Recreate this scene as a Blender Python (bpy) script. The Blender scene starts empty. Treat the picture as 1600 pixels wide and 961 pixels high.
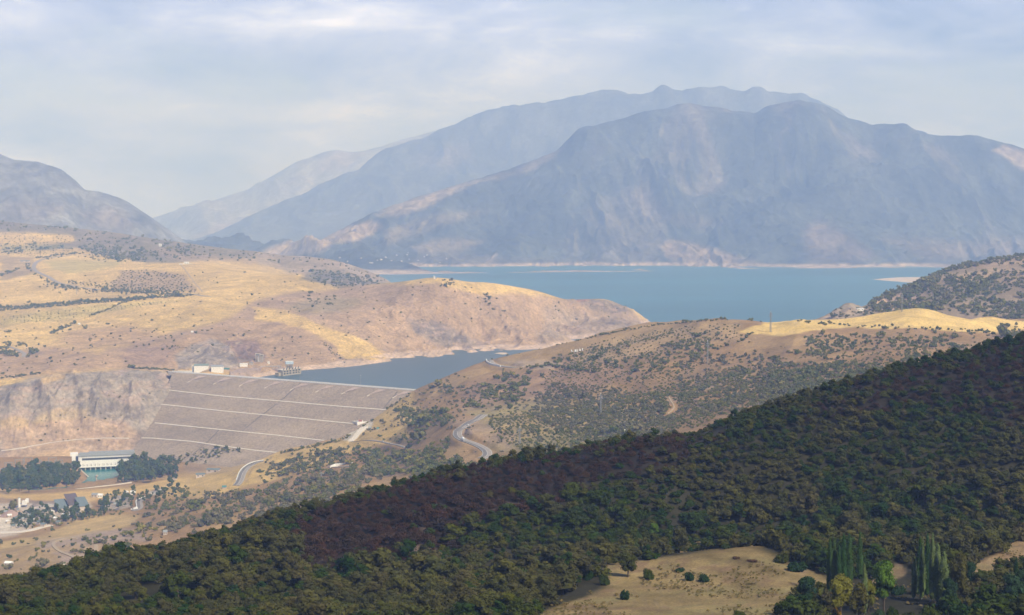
import bpy, bmesh, math, random
import numpy as np
from mathutils import Vector, Matrix

sc = bpy.context.scene
COL = sc.collection
rnd = random.Random(7)
# ------------------------------------------------------------------ camera, sky, sun, exposure
H = 350.0; F = 2400.0; CX = 800.0; CY = 480.5; HOR = 320.0
TH = math.atan((CY - HOR) / F)
cd = bpy.data.cameras.new("camera"); cam = bpy.data.objects.new("camera", cd); COL.objects.link(cam)
cd.sensor_width = 36.0; cd.lens = F / 1600 * 36; cd.clip_start = 1.0; cd.clip_end = 80000
cam.location = (0, 0, H); cam.rotation_euler = (math.pi/2 - TH, 0, 0)
sc.camera = cam

SUN_EL = math.radians(46); SUN_H = Vector((0.66, -0.75, 0)).normalized()
SDIR = Vector((SUN_H.x*math.cos(SUN_EL), SUN_H.y*math.cos(SUN_EL), math.sin(SUN_EL)))
sl = bpy.data.lights.new("sun", 'SUN'); sl.energy = 5.0; sl.angle = math.radians(0.6); sl.color = (1.0, 0.97, 0.92)
so = bpy.data.objects.new("sun", sl); COL.objects.link(so)
so.rotation_euler = (-SDIR).to_track_quat('-Z', 'Y').to_euler()

w = bpy.data.worlds.new("World"); sc.world = w; w.use_nodes = True
N = w.node_tree.nodes; L = w.node_tree.links
for n in list(N): N.remove(n)
def nn(t, **k):
    n = N.new(t)
    for a, b in k.items(): setattr(n, a, b)
    return n
def mth(op, a, b=None, c=None):
    n = N.new('ShaderNodeMath'); n.operation = op
    for i, v in enumerate((a, b, c)):
        if v is None: continue
        if isinstance(v, (int, float)): n.inputs[i].default_value = v
        else: L.new(v, n.inputs[i])
    return n.outputs[0]
sky = nn('ShaderNodeTexSky', sky_type='NISHITA', sun_disc=False)
sky.sun_elevation = SUN_EL; sky.sun_rotation = math.atan2(SDIR.x, SDIR.y)
sky.air_density = 1.0; sky.dust_density = 0.6; sky.altitude = 900
tc = nn('ShaderNodeTexCoord'); sp = nn('ShaderNodeSeparateXYZ'); L.new(tc.outputs['Generated'], sp.inputs[0])
zz = mth('ADD', mth('MAXIMUM', sp.outputs[2], 0.0), 0.09)
cb = nn('ShaderNodeCombineXYZ')
L.new(mth('DIVIDE', sp.outputs[0], zz), cb.inputs[0]); L.new(mth('DIVIDE', sp.outputs[1], zz), cb.inputs[1])
cb.inputs[2].default_value = 3.7
def noise(scale, detail, rough, vec, dist=0.0):
    n = nn('ShaderNodeTexNoise'); n.inputs['Scale'].default_value = scale; n.inputs['Detail'].default_value = detail
    n.inputs['Roughness'].default_value = rough; n.inputs['Distortion'].default_value = dist
    L.new(vec, n.inputs['Vector']); return n.outputs[0]
def ramp(v, stops):
    r = nn('ShaderNodeValToRGB'); L.new(v, r.inputs[0]); e = r.color_ramp.elements
    while len(e) > 1: e.remove(e[-1])
    e[0].position = stops[0][0]; e[0].color = stops[0][1] + (1,)
    for p, c in stops[1:]:
        x = e.new(p); x.color = c + (1,)
    return r.outputs[0]
mp = nn('ShaderNodeMapping'); mp.inputs['Scale'].default_value = (4.5, 4.5, 15.0); mp.inputs['Location'].default_value = (2.1, 0.9, 0.55); L.new(tc.outputs['Generated'], mp.inputs[0])
def mul_w(c, z, *q):   # scales the sky by direction; overhead and rear dimmed to darken the near slope
    r = nn('ShaderNodeMapRange')
    for i_, x_ in enumerate(q): r.inputs[i_+1].default_value = x_
    L.new(z, r.inputs[0]); v = nn('ShaderNodeVectorMath', operation='SCALE'); L.new(c, v.inputs[0]); L.new(r.outputs[0], v.inputs['Scale']); return v.outputs[0]
n1 = noise(1.0, 9, 0.55, mp.outputs[0], 0.2)
n2 = noise(0.45, 4, 0.5, mp.outputs[0], 0.2)
cover = ramp(mth('ADD', mth('MULTIPLY', n1, 0.5), mth('MULTIPLY', n2, 0.5)), [(0.33, (0, 0, 0)), (0.45, (1, 1, 1))])
n3 = noise(1.7, 10, 0.6, mp.outputs[0], 0.3)
# cloud bases grey-blue, tops white (values are radiance / 0.1)
ccol = ramp(mth('ADD', mth('MULTIPLY', n3, 0.6), mth('MULTIPLY', n2, 0.4)),
            [(0.37, (2.4, 3.5, 7.4)), (0.46, (4.2, 5.3, 9.8)), (0.53, (5.8, 6.9, 11.8)), (0.60, (8.8, 9.8, 14.6)), (0.67, (15, 15.6, 19.5))])
ccol = mul_w(ccol, sp.outputs[2], 0.14, 0.5, 1.0, 0.14); ccol = mul_w(ccol, sp.outputs[1], -0.35, 0.45, 0.14, 1.0)
sky_c = mul_w(sky.outputs[0], sp.outputs[1], -0.35, 0.45, 0.35, 1.0)
vm_ = nn('ShaderNodeVectorMath', operation='MULTIPLY'); L.new(sky_c, vm_.inputs[0]); vm_.inputs[1].default_value = (1.0, 0.97, 1.08); sky_c = vm_.outputs[0]
cover = mul_w(cover, sp.outputs[2], 0.15, 0.4, 1.0, 0.25)
mx = nn('ShaderNodeMix', data_type='RGBA')
L.new(cover, mx.inputs['Factor']); L.new(sky_c, mx.inputs['A']); L.new(ccol, mx.inputs['B'])
bg = nn('ShaderNodeBackground'); bg.inputs['Strength'].default_value = 0.1
L.new(mx.outputs['Result'], bg.inputs[0])
wo = nn('ShaderNodeOutputWorld'); L.new(bg.outputs[0], wo.inputs['Surface'])

sc.view_settings.view_transform = 'Standard'; sc.view_settings.look = 'None'
sc.view_settings.exposure = 0.17; sc.view_settings.gamma = 1.0; sc.view_settings.use_curve_mapping = False
sc.render.engine = 'CYCLES'
cy = sc.cycles
cy.use_denoising = True; cy.max_bounces = 7; cy.diffuse_bounces = 2; cy.glossy_bounces = 2; cy.volume_bounces = 4
cy.transparent_max_bounces = 12; cy.transmission_bounces = 2; cy.caustics_reflective = False; cy.caustics_refractive = False
cy.use_fast_gi = False

# ------------------------------------------------------------------ geometry of the view
ST, CT = math.sin(TH), math.cos(TH)
def ray(px, py):
    px = np.asarray(px, float); py = np.asarray(py, float)
    u = (px - CX) / F; v = (CY - py) / F
    return u, CT + v*ST, v*CT - ST
def at(px, py, Y):                       # point of the place seen at (px,py) at ground distance Y
    u, f, z = ray(px, py); k = np.asarray(Y, float) / f
    return u*k, f*k, H + z*k
def proj(X, Y, Z):
    dz = Z - H; dep = Y*CT - dz*ST; up = Y*ST + dz*CT
    dep = np.maximum(dep, 1e-3)
    return CX + F*X/dep, CY - F*up/dep

# ------------------------------------------------------------------ noise
def _hash(ix, iy, seed):
    h = (ix.astype(np.int64)*374761393 + iy.astype(np.int64)*668265263 + seed*974634777) & 0xffffffff
    h = ((h ^ (h >> 13))*1274126177) & 0xffffffff
    return ((h ^ (h >> 16)) & 0xffffff) / float(0xffffff)
def vn(x, y, seed=0):
    ix = np.floor(x); iy = np.floor(y); fx = x-ix; fy = y-iy
    fx = fx*fx*fx*(fx*(fx*6-15)+10); fy = fy*fy*fy*(fy*(fy*6-15)+10)
    a = _hash(ix, iy, seed); b = _hash(ix+1, iy, seed); c = _hash(ix, iy+1, seed); d = _hash(ix+1, iy+1, seed)
    return (a*(1-fx)+b*fx)*(1-fy) + (c*(1-fx)+d*fx)*fy
def fbm(x, y, wl, octv=4, seed=0, gain=0.5):   # about -1..1
    s = 0; a = 1; t = 0
    ca, sa = 0.8, 0.6
    x = x/wl; y = y/wl
    for o in range(octv):
        s = s + a*(2*vn(x, y, seed+o*17)-1); t += a; a *= gain
        x, y = (x*ca - y*sa)*2.03, (x*sa + y*ca)*2.03
    return s/t*1.6
def ridged(x, y, wl, octv=5, seed=0, gain=0.5):  # 0..1, crests at 1
    s = 0; a = 1; t = 0
    x = x/wl; y = y/wl; wgt = 1
    for o in range(octv):
        n = 1-np.abs(2*vn(x, y, seed+o*31)-1)*1.0
        n = n*n
        s = s + a*n*wgt; t += a; wgt = np.clip(n*1.6, 0, 1); a *= gain
        x, y = (x*0.8 - y*0.6)*2.07, (x*0.6 + y*0.8)*2.07
    return s/t
def sstep(a, b, x):
    t = np.clip((x-a)/(b-a), 0, 1); return t*t*(3-2*t)

# ------------------------------------------------------------------ height fields lofted over rails
class Field:
    def __init__(self, rails, relief=None, smooth=6):
        ss = np.linspace(-0.62, 0.62, 1241); self.ss = ss; self.Y = []; self.Z = []
        for r in rails:
            S = []; Ys = []; Zs = []
            for p in r:
                if p[1] == 'z': S.append((p[0]-CX)/F); Ys.append(p[3]); Zs.append(p[2])
                else:
                    x, y, z = at(p[0], p[1], p[2]); S.append(float(x)/p[2]); Ys.append(p[2]); Zs.append(float(z))
            Yi = np.interp(ss, S, Ys); Zi = np.interp(ss, S, Zs)
            k = np.exp(-0.5*(np.arange(-3*smooth, 3*smooth+1)/smooth)**2); k /= k.sum()
            sm = lambda a: np.convolve(np.pad(a, 3*smooth, mode='edge'), k, mode='valid')
            self.Y.append(sm(Yi)); self.Z.append(sm(Zi))
        for i in range(1, len(self.Y)): self.Y[i] = np.maximum(self.Y[i], self.Y[i-1]+8)
        self.Ya = np.array(self.Y); self.Za = np.array(self.Z)
        K = len(self.Y)
        dY = np.diff(self.Ya, axis=0); d = np.diff(self.Za, axis=0)/dY
        m = np.zeros_like(self.Ya); m[0] = d[0]; m[-1] = d[-1]
        for i in range(1, K-1):
            same = d[i-1]*d[i] > 0
            hm = np.where(same, 2*d[i-1]*d[i]/np.where(same, d[i-1]+d[i], 1), 0)
            m[i] = hm
        self.M = m; self.relief = relief; self.mods = []
    def base(self, X, Y):
        s = X/np.maximum(Y, 2.0); z = None
        K = len(self.Ya); g = lambda A: np.interp(s, self.ss, A)
        z = g(self.Za[0]) + np.minimum(Y - g(self.Ya[0]), 0)*0; v = np.zeros_like(z)
        for i in range(K-1):
            y0 = g(self.Ya[i]); y1 = g(self.Ya[i+1]); h = y1-y0
            t = (Y-y0)/h; ins = (t >= 0) & (t <= 1); tt = np.clip(t, 0, 1)
            z0 = g(self.Za[i]); z1 = g(self.Za[i+1]); m0 = g(self.M[i]); m1 = g(self.M[i+1])
            zz = z0*(2*tt**3-3*tt**2+1) + h*m0*(tt**3-2*tt**2+tt) + z1*(-2*tt**3+3*tt**2) + h*m1*(tt**3-tt**2)
            z = np.where(ins | (t > 1), zz, z); v = np.where(t >= 0, i+tt, v)
        return z, v
    def h(self, X, Y, mods=True):
        X = np.asarray(X, float); Y = np.asarray(Y, float)
        z, v = self.base(X, Y)
        if self.relief is not None: z = z + self.relief(X, Y, v, z)
        if mods:
            for f in self.mods: z = f(X, Y, z)
        return z
    def hit(self, px, py, y0, y1, steps=260):        # first place where the line of sight meets this ground
        px = np.atleast_1d(np.asarray(px, float)); py = np.atleast_1d(np.asarray(py, float))
        u, f, zz = ray(px, py)
        Ys = np.linspace(y0, y1, steps)
        out = np.full(px.shape, np.nan); prev = None
        for i in range(0, len(px), 4000):
            sl_ = slice(i, i+4000)
            k = Ys[None, :]/f[sl_, None]
            X = u[sl_, None]*k; Z = H+zz[sl_, None]*k
            d = Z - self.h(X, np.broadcast_to(Ys, X.shape))
            below = d < 0; any_ = below.any(1); j = np.argmax(below, 1); j = np.where(j == 0, 1, j)
            a = d[np.arange(len(j)), j-1]; b = d[np.arange(len(j)), j]
            t = np.clip(a/np.where(a-b == 0, 1, a-b), 0, 1)
            yy = Ys[j-1]+(Ys[j]-Ys[j-1])*t
            out[sl_] = np.where(any_ & ~below[:, 0], yy, np.nan)
        k = out/f; X = u*k
        ok = ~np.isnan(out)
        return X, out, ok

def R(*pts): return list(pts)
# ---- foreground spur
L0 = Field([
 R((0,'z',352,-60)),
 R((0,'z',345,5)),
 R((0,'z',298,150)),
 R((-300,975,420),(500,975,400),(800,975,370),(1700,975,370)),
 R((-300,968,460),(300,955,450),(600,940,450),(780,925,440),(880,893,455),(960,880,465),(1060,872,475),(1140,864,480),(1200,860,485),(1300,868,490),(1400,870,495),(1500,858,500),(1600,838,515),(1900,800,530)),
 R((-300,958,500),(300,'z',229,500),(800,'z',229,500),(900,'z',231,520),(1200,'z',230,530),(1600,'z',243,560),(1900,'z',260,570)),
 R((-300,1010,600),(0,950,600),(38,932,600),(100,906,600),(140,888,600),(190,872,600),(250,862,600),(313,840,600),(363,827,600),(417,812,600),(480,802,600),(550,787,600),(625,767,600),(700,747,605),(775,735,610),(825,726,615),(875,721,620),(912,712,620),(950,702,625),(1025,692,630),(1050,687,635),(1100,680,640),(1150,660,645),(1187,647,650),(1237,630,660),(1275,622,665),(1320,612,670),(1375,593,680),(1425,581,690),(1475,568,695),(1545,555,700),(1600,537,700),(1900,470,720)),
 R((-300,'z',110,760),(0,'z',130,760),(700,'z',170,760),(1200,'z',180,800),(1600,'z',205,860),(1900,'z',230,900)),
 R((-300,'z',-60,1120),(0,'z',-60,1120),(700,'z',-40,1100),(1600,'z',40,1180),(1900,'z',60,1200)),
], relief=lambda X, Y, v, z: fbm(X, Y, 60, 4, 5)*1.6*sstep(300, 420, Y) + fbm(X, Y, 180, 2, 9)*3.0*sstep(480, 560, Y)*sstep(3.0, 0.0, np.abs(v-5)) )

# ---- middle ground: orchard hill on the right falling to the valley town on the left
def rel1(X, Y, v, z):
    side = sstep(-450, 100, X)
    k = sstep(0.7, 1.6, v)*sstep(5, 4.2, v)
    crest = 1-0.75*np.exp(-((v-3)/0.12)**2)
    flat = sstep(-75, -25, z)
    g = ridged(X+0.35*Y, Y-0.2*X, 420, 4, 21)-0.45
    return k*crest*flat*(g*26*(0.5+0.5*side) + fbm(X, Y, 130, 4, 33)*7 + fbm(X, Y, 30, 3, 44)*1.5)
L1 = Field([
 R((-300,'z',-70,900),(0,'z',-60,900),(800,'z',20,900),(1200,'z',60,900),(1600,'z',90,900),(1900,'z',90,900)),
 R((-300,945,1400),(0,930,1400),(200,872,1550),(400,812,1650),(600,768,1700),(800,722,1650),(1000,690,1550),(1200,640,1550),(1400,580,1700),(1600,545,1900),(1900,540,1900)),
 R((-300,825,2080),(0,825,2080),(100,815,2100),(200,800,2100),(300,778,2080),(400,760,2050),(500,735,2080),(600,700,2150),(700,645,2100),(800,622,2080),(1000,592,1950),(1200,562,1980),(1400,528,2050),(1600,518,2200),(1900,510,2200)),
 R((-300,773,2350),(0,772,2350),(42,770,2350),(112,767,2350),(175,760,2345),(237,751,2345),(260,748,2345),(300,745,2350),(340,735,2350),(400,722,2360),(440,705,2400),(470,700,2400),(497,697,2400),(520,690,2410),(545,680,2430),(560,671,2440),(580,656,2460),(600,641,2480),(620,627,2490),(640,613,2500),(660,603,2490),(700,586,2480),(730,572,2490),(760,561,2500),(800,551,2480),(850,542,2450),(900,532,2400),(950,521,2400),(1000,512,2400),(1050,505,2380),(1100,499,2350),(1150,498,2320),(1180,500,2300),(1200,505,2300),(1240,501,2300),(1275,499,2300),(1325,496,2300),(1375,487,2300),(1437,478,2300),(1450,480,2300),(1475,491,2310),(1525,500,2330),(1600,505,2350),(1900,500,2350)),
 R((-300,'z',-106,2460),(0,'z',-106,2460),(200,'z',-106,2450),(400,'z',-106,2500),(640,'z',-60,2620),(700,'z',-20,2800),(1200,'z',40,2700),(1300,'z',110,2550),(1600,'z',130,2600),(1900,'z',130,2600)),
 R((-300,'z',-106,2900),(0,'z',-106,2900),(260,'z',-106,2900),(440,'z',-106,2900),(640,'z',-100,2950),(700,'z',-60,3100),(1200,'z',-60,3200),(1600,'z',60,3100),(1900,'z',60,3100)),
], relief=rel1)

# ---- left bank: rocky abutment, plateau, peninsula
def Z_(X, Y): return fbm(X, Y, 80, 3, 13)*40
def rel3(X, Y, v, z):
    face = sstep(0.95, 1.3, v)*sstep(4.05, 3.0, v)
    cl = np.exp(-((v-1.5)/0.45)**2)*sstep(-560, -760, X)
    gul = ridged(X*1.0+Y*0.25, (Y-X*0.25)*0.33, 110, 5, 71)-0.45
    pen = sstep(-520, -150, X)*face*sstep(3.98, 3.6, v)
    roll = fbm(X, Y, 520, 4, 81)*9*sstep(2.2, 3.6, v)*(1-0.95*np.exp(-((v-4)/0.10)**2)*sstep(-700, -400, X))*(1-0.8*sstep(5.7, 6.0, v))
    fine = 1.6*ridged(X+0.6*Z_(X, Y), Y*0.5, 34, 4, 77)-0.45
    crag = np.exp(-((X+600)/95)**2-((Y-3290)/110)**2)*(ridged(X, Y*0.5, 60, 5, 123)-0.3)*34
    return crag + cl*(gul*62+fine*15) + pen*(gul*28 + fine*9 + fbm(X, Y, 60, 4, 12)*5) + roll + face*fbm(X, Y, 40, 3, 3)*2.0 + face*sstep(-250, -800, X)*fbm(X, Y, 160, 4, 8)*6*sstep(1.6, 2.4, v)
L3 = Field([
 R((-300,'z',-140,2650),(180,'z',-140,2700),(230,'z',-120,2780),(300,'z',-40,2950),(400,'z',-25,3050),(545,'z',-25,3180),(675,'z',-25,3380),(750,'z',-25,3540),(800,'z',-25,3570),(900,'z',-30,3750),(1000,'z',-30,4180),(1060,'z',-60,4400),(1900,'z',-80,4400)),
 R((-300,705,2740),(0,702,2780),(100,700,2790),(200,705,2785),(206,702,2793),(219,683,2830),(236,657,2883),(250,632,2938),(262,609,2990),(270,586,3048),(300,583,3085),(350,584,3095),(400,582,3130),(430,582,3170),(470,579,3240),(545,575,3294),(610,565,3429),(675,560,3500),(710,555,3574),(732,555,3600),(750,549,3660),(800,548,3685),(850,546,3720),(900,537,3871),(950,527,4060),(1000,515,4310),(1012,511,4400),(1024,'z',-10,4430),(1060,'z',-55,4500),(1900,'z',-80,4500)),
 R((-300,602,2900),(0,606,2900),(50,592,2920),(100,585,2940),(137,577,2960),(200,578,3000),(272,580,3095),(300,566,3190),(350,564,3210),(400,560,3300),(470,556,3340),(545,560,3390),(610,552,3530),(675,544,3600),(735,546,3720),(760,525,3850),(800,515,3900),(900,500,4230),(960,495,4400),(1000,500,4500),(1020,'z',-8,4530),(1060,'z',-55,4550),(1900,'z',-80,4550)),
 R((-300,525,3500),(0,525,3500),(100,530,3450),(200,530,3400),(300,520,3450),(400,502,3600),(545,490,3700),(675,470,3850),(750,470,4000),(800,474,4050),(865,480,4200),(900,483,4330),(950,480,4420),(990,493,4520),(1020,'z',-8,4560),(1060,'z',-55,4600),(1900,'z',-80,4600)),
 R((-300,430,4600),(0,430,4700),(100,425,4700),(200,425,4600),(300,428,4450),(400,428,4350),(462,430,4300),(530,447,4250),(575,446,4150),(625,441,4050),(675,433,4000),(700,435,4020),(732,441,4080),(760,441,4120),(800,447,4200),(840,456,4280),(865,464,4330),(880,471,4380),(900,470,4420),(950,468,4480),(965,476,4520),(992,486,4560),(1012,505,4580),(1040,'z',-30,4600),(1060,'z',-55,4620),(1900,'z',-80,4620)),
 R((-300,398,5400),(0,400,5400),(100,402,5350),(200,405,5250),(300,410,4950),(400,'z',135,4750),(470,'z',100,4800),(530,'z',85,4750),(600,'z',50,4650),(675,'z',10,4500),(800,'z',-30,4700),(1060,'z',-70,4800),(1900,'z',-80,4800)),
 R((-300,338,6500),(0,345,6500),(50,351,6450),(100,355,6400),(175,362,6350),(250,374,6250),(325,385,6150),(370,391,6050),(400,393,6000),(440,400,5800),(470,400,5700),(520,405,5600),(560,417,5500),(590,429,5400),(615,441,5300),(640,'z',0,5250),(660,'z',-60,5200),(800,'z',-80,5200),(1900,'z',-80,5200)),
 R((-300,'z',-60,7600),(0,'z',-60,7600),(400,'z',-60,6900),(615,'z',-80,5900),(1900,'z',-90,5900)),
], relief=rel3, smooth=4)

# ---- dark hill on the right edge
L6 = Field([
 R((1100,'z',60,2420),(1900,'z',60,2420)),
 R((1100,'z',-20,2600),(1230,'z',60,2600),(1275,'z',140,2600),(1350,492,2620),(1400,490,2640),(1600,495,2650),(1900,490,2650)),
 R((1100,'z',-60,2700),(1200,'z',-20,2700),(1262,505,2720),(1277,499,2730),(1292,494,2740),(1306,485,2750),(1318,479,2755),(1327,476,2760),(1337,479,2765),(1345,483,2780),(1352,479,2850),(1360,469,2950),(1387,459,3050),(1425,444,3130),(1450,432,3180),(1487,419,3250),(1525,411,3300),(1562,404,3350),(1600,398,3400),(1700,386,3450),(1900,370,3500)),
 R((1100,'z',-80,3000),(1260,'z',-40,3000),(1340,'z',-40,3200),(1450,'z',60,3700),(1600,'z',150,4000),(1900,'z',180,4000)),
 R((1100,'z',-80,3600),(1340,'z',-80,3600),(1450,'z',-60,4300),(1600,'z',-60,4800),(1900,'z',-60,4800)),
], relief=lambda X, Y, v, z: (ridged(X+0.3*Y, Y, 260, 4, 91)-0.45)*26*sstep(1.0, 1.3, v)*sstep(1.97, 1.6, v)*sstep(620, 760, X) + fbm(X, Y, 26, 4, 14)*(2.2+3.0*sstep(760, 620, X))*sstep(0.7, 1.2, v), smooth=2)

# ---- far mountains
def mrel(amp, wl, seed, vc, jag=9):
    def f(X, Y, v, z):
        wx = fbm(X, Y, wl*1.4, 3, seed+5)*wl*0.35
        r = ridged((X+wx+0.35*Y)*1.0, (Y+wx)*0.65, wl, 7, seed, 0.55)-0.42
        r = r + 0.8*(ridged((X+wx*2+0.5*Y), Y*0.6, wl*2.1, 3, seed+40, 0.5)-0.45)
        e = sstep(0.9, 1.9, v)*np.where(v < vc, np.clip((vc-v)/0.75, 0, 1), 0.0)
        return r*amp*e + fbm(X, Y, 170, 4, seed+9)*jag*sstep(1.5, 2.5, v)
    return f
M3 = Field([
 R((-300,'z',-60,9200),(300,'z',-60,9200),(400,'z',-60,8800),(600,'z',-40,7500),(1000,'z',-40,7700),(1900,'z',-40,8200)),
 R((-300,'z',-20,9600),(300,'z',-20,9600),(420,'z',10,9000),(560,'z',12,7800),(620,'z',3,7750),(760,'z',2,7900),(900,'z',2,8030),(1000,'z',2,8080),(1100,'z',2,8310),(1200,'z',2,8480),(1400,'z',2,8560),(1900,'z',2,8600)),
 R((-300,'z',0,9800),(300,'z',10,9800),(410,398,9300),(470,402,9000),(560,402,8500),(640,400,8500),(760,404,8500),(900,406,8500),(1000,407,8600),(1100,408,8700),(1200,409,8800),(1400,409,8850),(1900,409,8900)),
 R((-300,'z',0,10000),(380,'z',20,10000),(410,392,9700),(480,385,9500),(560,368,9300),(650,352,9350),(760,340,9400),(900,325,9500),(1050,318,9500),(1250,318,9600),(1430,330,9600),(1600,335,9600),(1900,350,9600)),
 R((-300,'z',0,10300),(380,'z',10,10200),(410,391,9900),(490,381,9800),(560,350,9900),(610,328,9950),(650,310,10000),(730,285,10100),(770,272,10150),(800,264,10200),(870,236,10350),(900,206,10400),(925,199,10450),(960,190,10500),(1000,177,10550),(1040,168,10550),(1060,165,10550),(1080,163,10550),(1095,166,10550),(1130,170,10550),(1160,174,10550),(1180,178,10550),(1200,166,10550),(1225,160,10550),(1250,155,10550),(1270,158,10550),(1290,165,10600),(1310,178,10600),(1340,190,10600),(1365,196,10600),(1400,192,10550),(1415,192,10550),(1430,204,10500),(1450,208,10500),(1470,212,10500),(1500,214,10450),(1530,212,10450),(1560,220,10400),(1585,228,10400),(1600,233,10400),(1700,262,10400),(1900,300,10300)),
 R((-300,'z',-50,12000),(380,'z',-50,12000),(600,'z',100,12000),(1200,'z',500,12200),(1900,'z',300,12000)),
], relief=mrel(290, 850, 101, 4, 13), smooth=1)
M2 = Field([
 R((-300,'z',-60,12980),(1900,'z',-60,12980)),
 R((-300,'z',-40,13452),(230,'z',-10,13452),(330,384,13688),(420,378,13688),(560,350,13806),(900,300,14160),(1900,300,14160)),
 R((-300,'z',-40,13688),(230,'z',-10,13688),(300,382,14160),(340,372,14278),(420,350,14278),(500,325,14396),(600,290,14514),(800,260,14750),(1100,230,14868),(1900,260,14868)),
 R((-300,'z',-60,14160),(230,'z',-20,14396),(300,380,14750),(345,362,14750),(372,348,14809),(400,334,14868),(450,312,14868),(500,290,14986),(530,274,15045),(563,262,15104),(585,246,15222),(602,234,15340),(640,222,15340),(680,206,15340),(700,200,15340),(715,194,15340),(740,180,15340),(765,172,15340),(800,166,15340),(850,159,15340),(880,156,15340),(905,150,15340),(930,146,15340),(945,141,15340),(970,143,15340),(985,147,15340),(1000,145,15340),(1018,143,15340),(1028,136,15340),(1036,134,15340),(1050,139,15340),(1065,142,15340),(1085,139,15340),(1110,138,15340),(1125,134,15340),(1150,140,15340),(1165,142,15340),(1175,136,15340),(1190,136,15340),(1200,143,15340),(1230,144,15340),(1255,147,15340),(1270,155,15340),(1300,168,15340),(1340,192,15340),(1450,230,15340),(1900,300,15340)),
 R((-300,'z',-60,17700),(300,'z',-60,17700),(600,'z',300,17700),(1200,'z',700,17700),(1900,'z',300,17700)),
], relief=mrel(330, 1300, 202, 3, 20), smooth=1)
M4 = Field([                                                     # faint ranges at the head of the valley
 R((-300,'z',-60,15543),(1900,'z',-60,15543)),
 R((-300,'z',-40,16239),(1900,'z',-40,16239)),
 R((-300,300,17980),(200,350,17980),(280,330,17980),(360,310,17980),(430,285,17980),(900,230,17980),(1900,260,17980)),
 R((-300,270,19140),(100,330,19140),(200,345,19140),(240,340,19140),(300,322,19140),(350,308,19140),(390,296,19140),(419,279,19140),(440,266,19140),(462,253,19140),(485,246,19140),(510,236,19140),(528,234,19140),(550,238,19140),(572,235,19140),(607,226,19140),(640,214,19140),(686,204,19140),(760,200,19140),(1900,260,19140)),
 R((-300,'z',-60,21460),(1900,'z',-60,21460)),
], relief=mrel(350, 1500, 303, 3), smooth=1)
ML = Field([                                                     # mountain at the left edge
 R((-600,'z',-60,7300),(1900,'z',-60,7300)),
 R((-600,'z',-20,7700),(300,'z',-20,7700),(1900,'z',-60,7700)),
 R((-600,300,8300),(0,330,8300),(100,345,8300),(200,362,8400),(260,378,8500),(300,'z',60,8600),(400,'z',-60,8700),(1900,'z',-60,8700)),
 R((-600,130,9200),(-200,200,9200),(-60,225,9200),(0,240,9200),(25,250,9200),(60,252,9200),(75,259,9200),(95,265,9200),(118,281,9200),(132,296,9200),(150,298,9200),(180,308,9200),(205,318,9200),(230,333,9200),(255,354,9200),(275,370,9200),(290,380,9200),(310,'z',60,9200),(400,'z',-60,9200),(1900,'z',-80,9200)),
 R((-600,'z',200,11000),(-100,'z',100,11000),(300,'z',-60,11000),(1900,'z',-80,11000)),
], relief=mrel(260, 800, 404, 3), smooth=1)

# ------------------------------------------------------------------ materials
def newmat(name):
    m = bpy.data.materials.new(name); m.use_nodes = True; nt = m.node_tree
    for n in list(nt.nodes):
        if n.type != 'OUTPUT_MATERIAL' and n.type != 'BSDF_PRINCIPLED': nt.nodes.remove(n)
    b = nt.nodes['Principled BSDF']; b.inputs['Roughness'].default_value = 0.9
    b.inputs['Specular IOR Level'].default_value = 0.15
    return m, nt, b
def tex(nt, kind, scale, detail=4, rough=0.6, stretch=None, obj=True):
    c = nt.nodes.new('ShaderNodeTexCoord'); out = c.outputs['Object']
    if stretch:
        mp = nt.nodes.new('ShaderNodeMapping'); mp.inputs['Scale'].default_value = stretch
        nt.links.new(out, mp.inputs[0]); out = mp.outputs[0]
    n = nt.nodes.new('ShaderNodeTexNoise' if kind == 'noise' else 'ShaderNodeTexVoronoi')
    n.inputs['Scale'].default_value = scale
    if kind == 'noise': n.inputs['Detail'].default_value = detail; n.inputs['Roughness'].default_value = rough
    nt.links.new(out, n.inputs['Vector']); return n.outputs[0]
def maprange(nt, v, a, b, c, d):
    n = nt.nodes.new('ShaderNodeMapRange')
    for i, x in enumerate((a, b, c, d)): n.inputs[i+1].default_value = x
    nt.links.new(v, n.inputs[0]); return n.outputs[0]
def mul(nt, a, b, op='MULTIPLY'):
    n = nt.nodes.new('ShaderNodeVectorMath'); n.operation = op
    nt.links.new(a, n.inputs[0])
    if isinstance(b, tuple): n.inputs[1].default_value = b
    else: nt.links.new(b, n.inputs[1])
    return n.outputs[0]
def bump(nt, b, v, dist, strength=0.6):
    n = nt.nodes.new('ShaderNodeBump'); n.inputs['Distance'].default_value = dist; n.inputs['Strength'].default_value = strength
    nt.links.new(v, n.inputs['Height']); nt.links.new(n.outputs[0], b.inputs['Normal'])
def ground_mat(name, fine, coarse, bdist, contrast=0.35):
    """cover colour of the ground is stored per vertex; finer mottling and roughness come from noise"""
    m, nt, b = newmat(name)
    a = nt.nodes.new('ShaderNodeAttribute'); a.attribute_name = 'cover'
    f = tex(nt, 'noise', 1/fine, 6, 0.65); g = tex(nt, 'noise', 1/coarse, 5, 0.6)
    c = mul(nt, a.outputs['Color'], maprange(nt, f, 0.3, 0.7, 1-contrast, 1+contrast))
    c = mul(nt, c, maprange(nt, g, 0.3, 0.7, 1-contrast*0.6, 1+contrast*0.6))
    nt.links.new(c, b.inputs['Base Color'])
    bump(nt, b, f, bdist); return m
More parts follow.
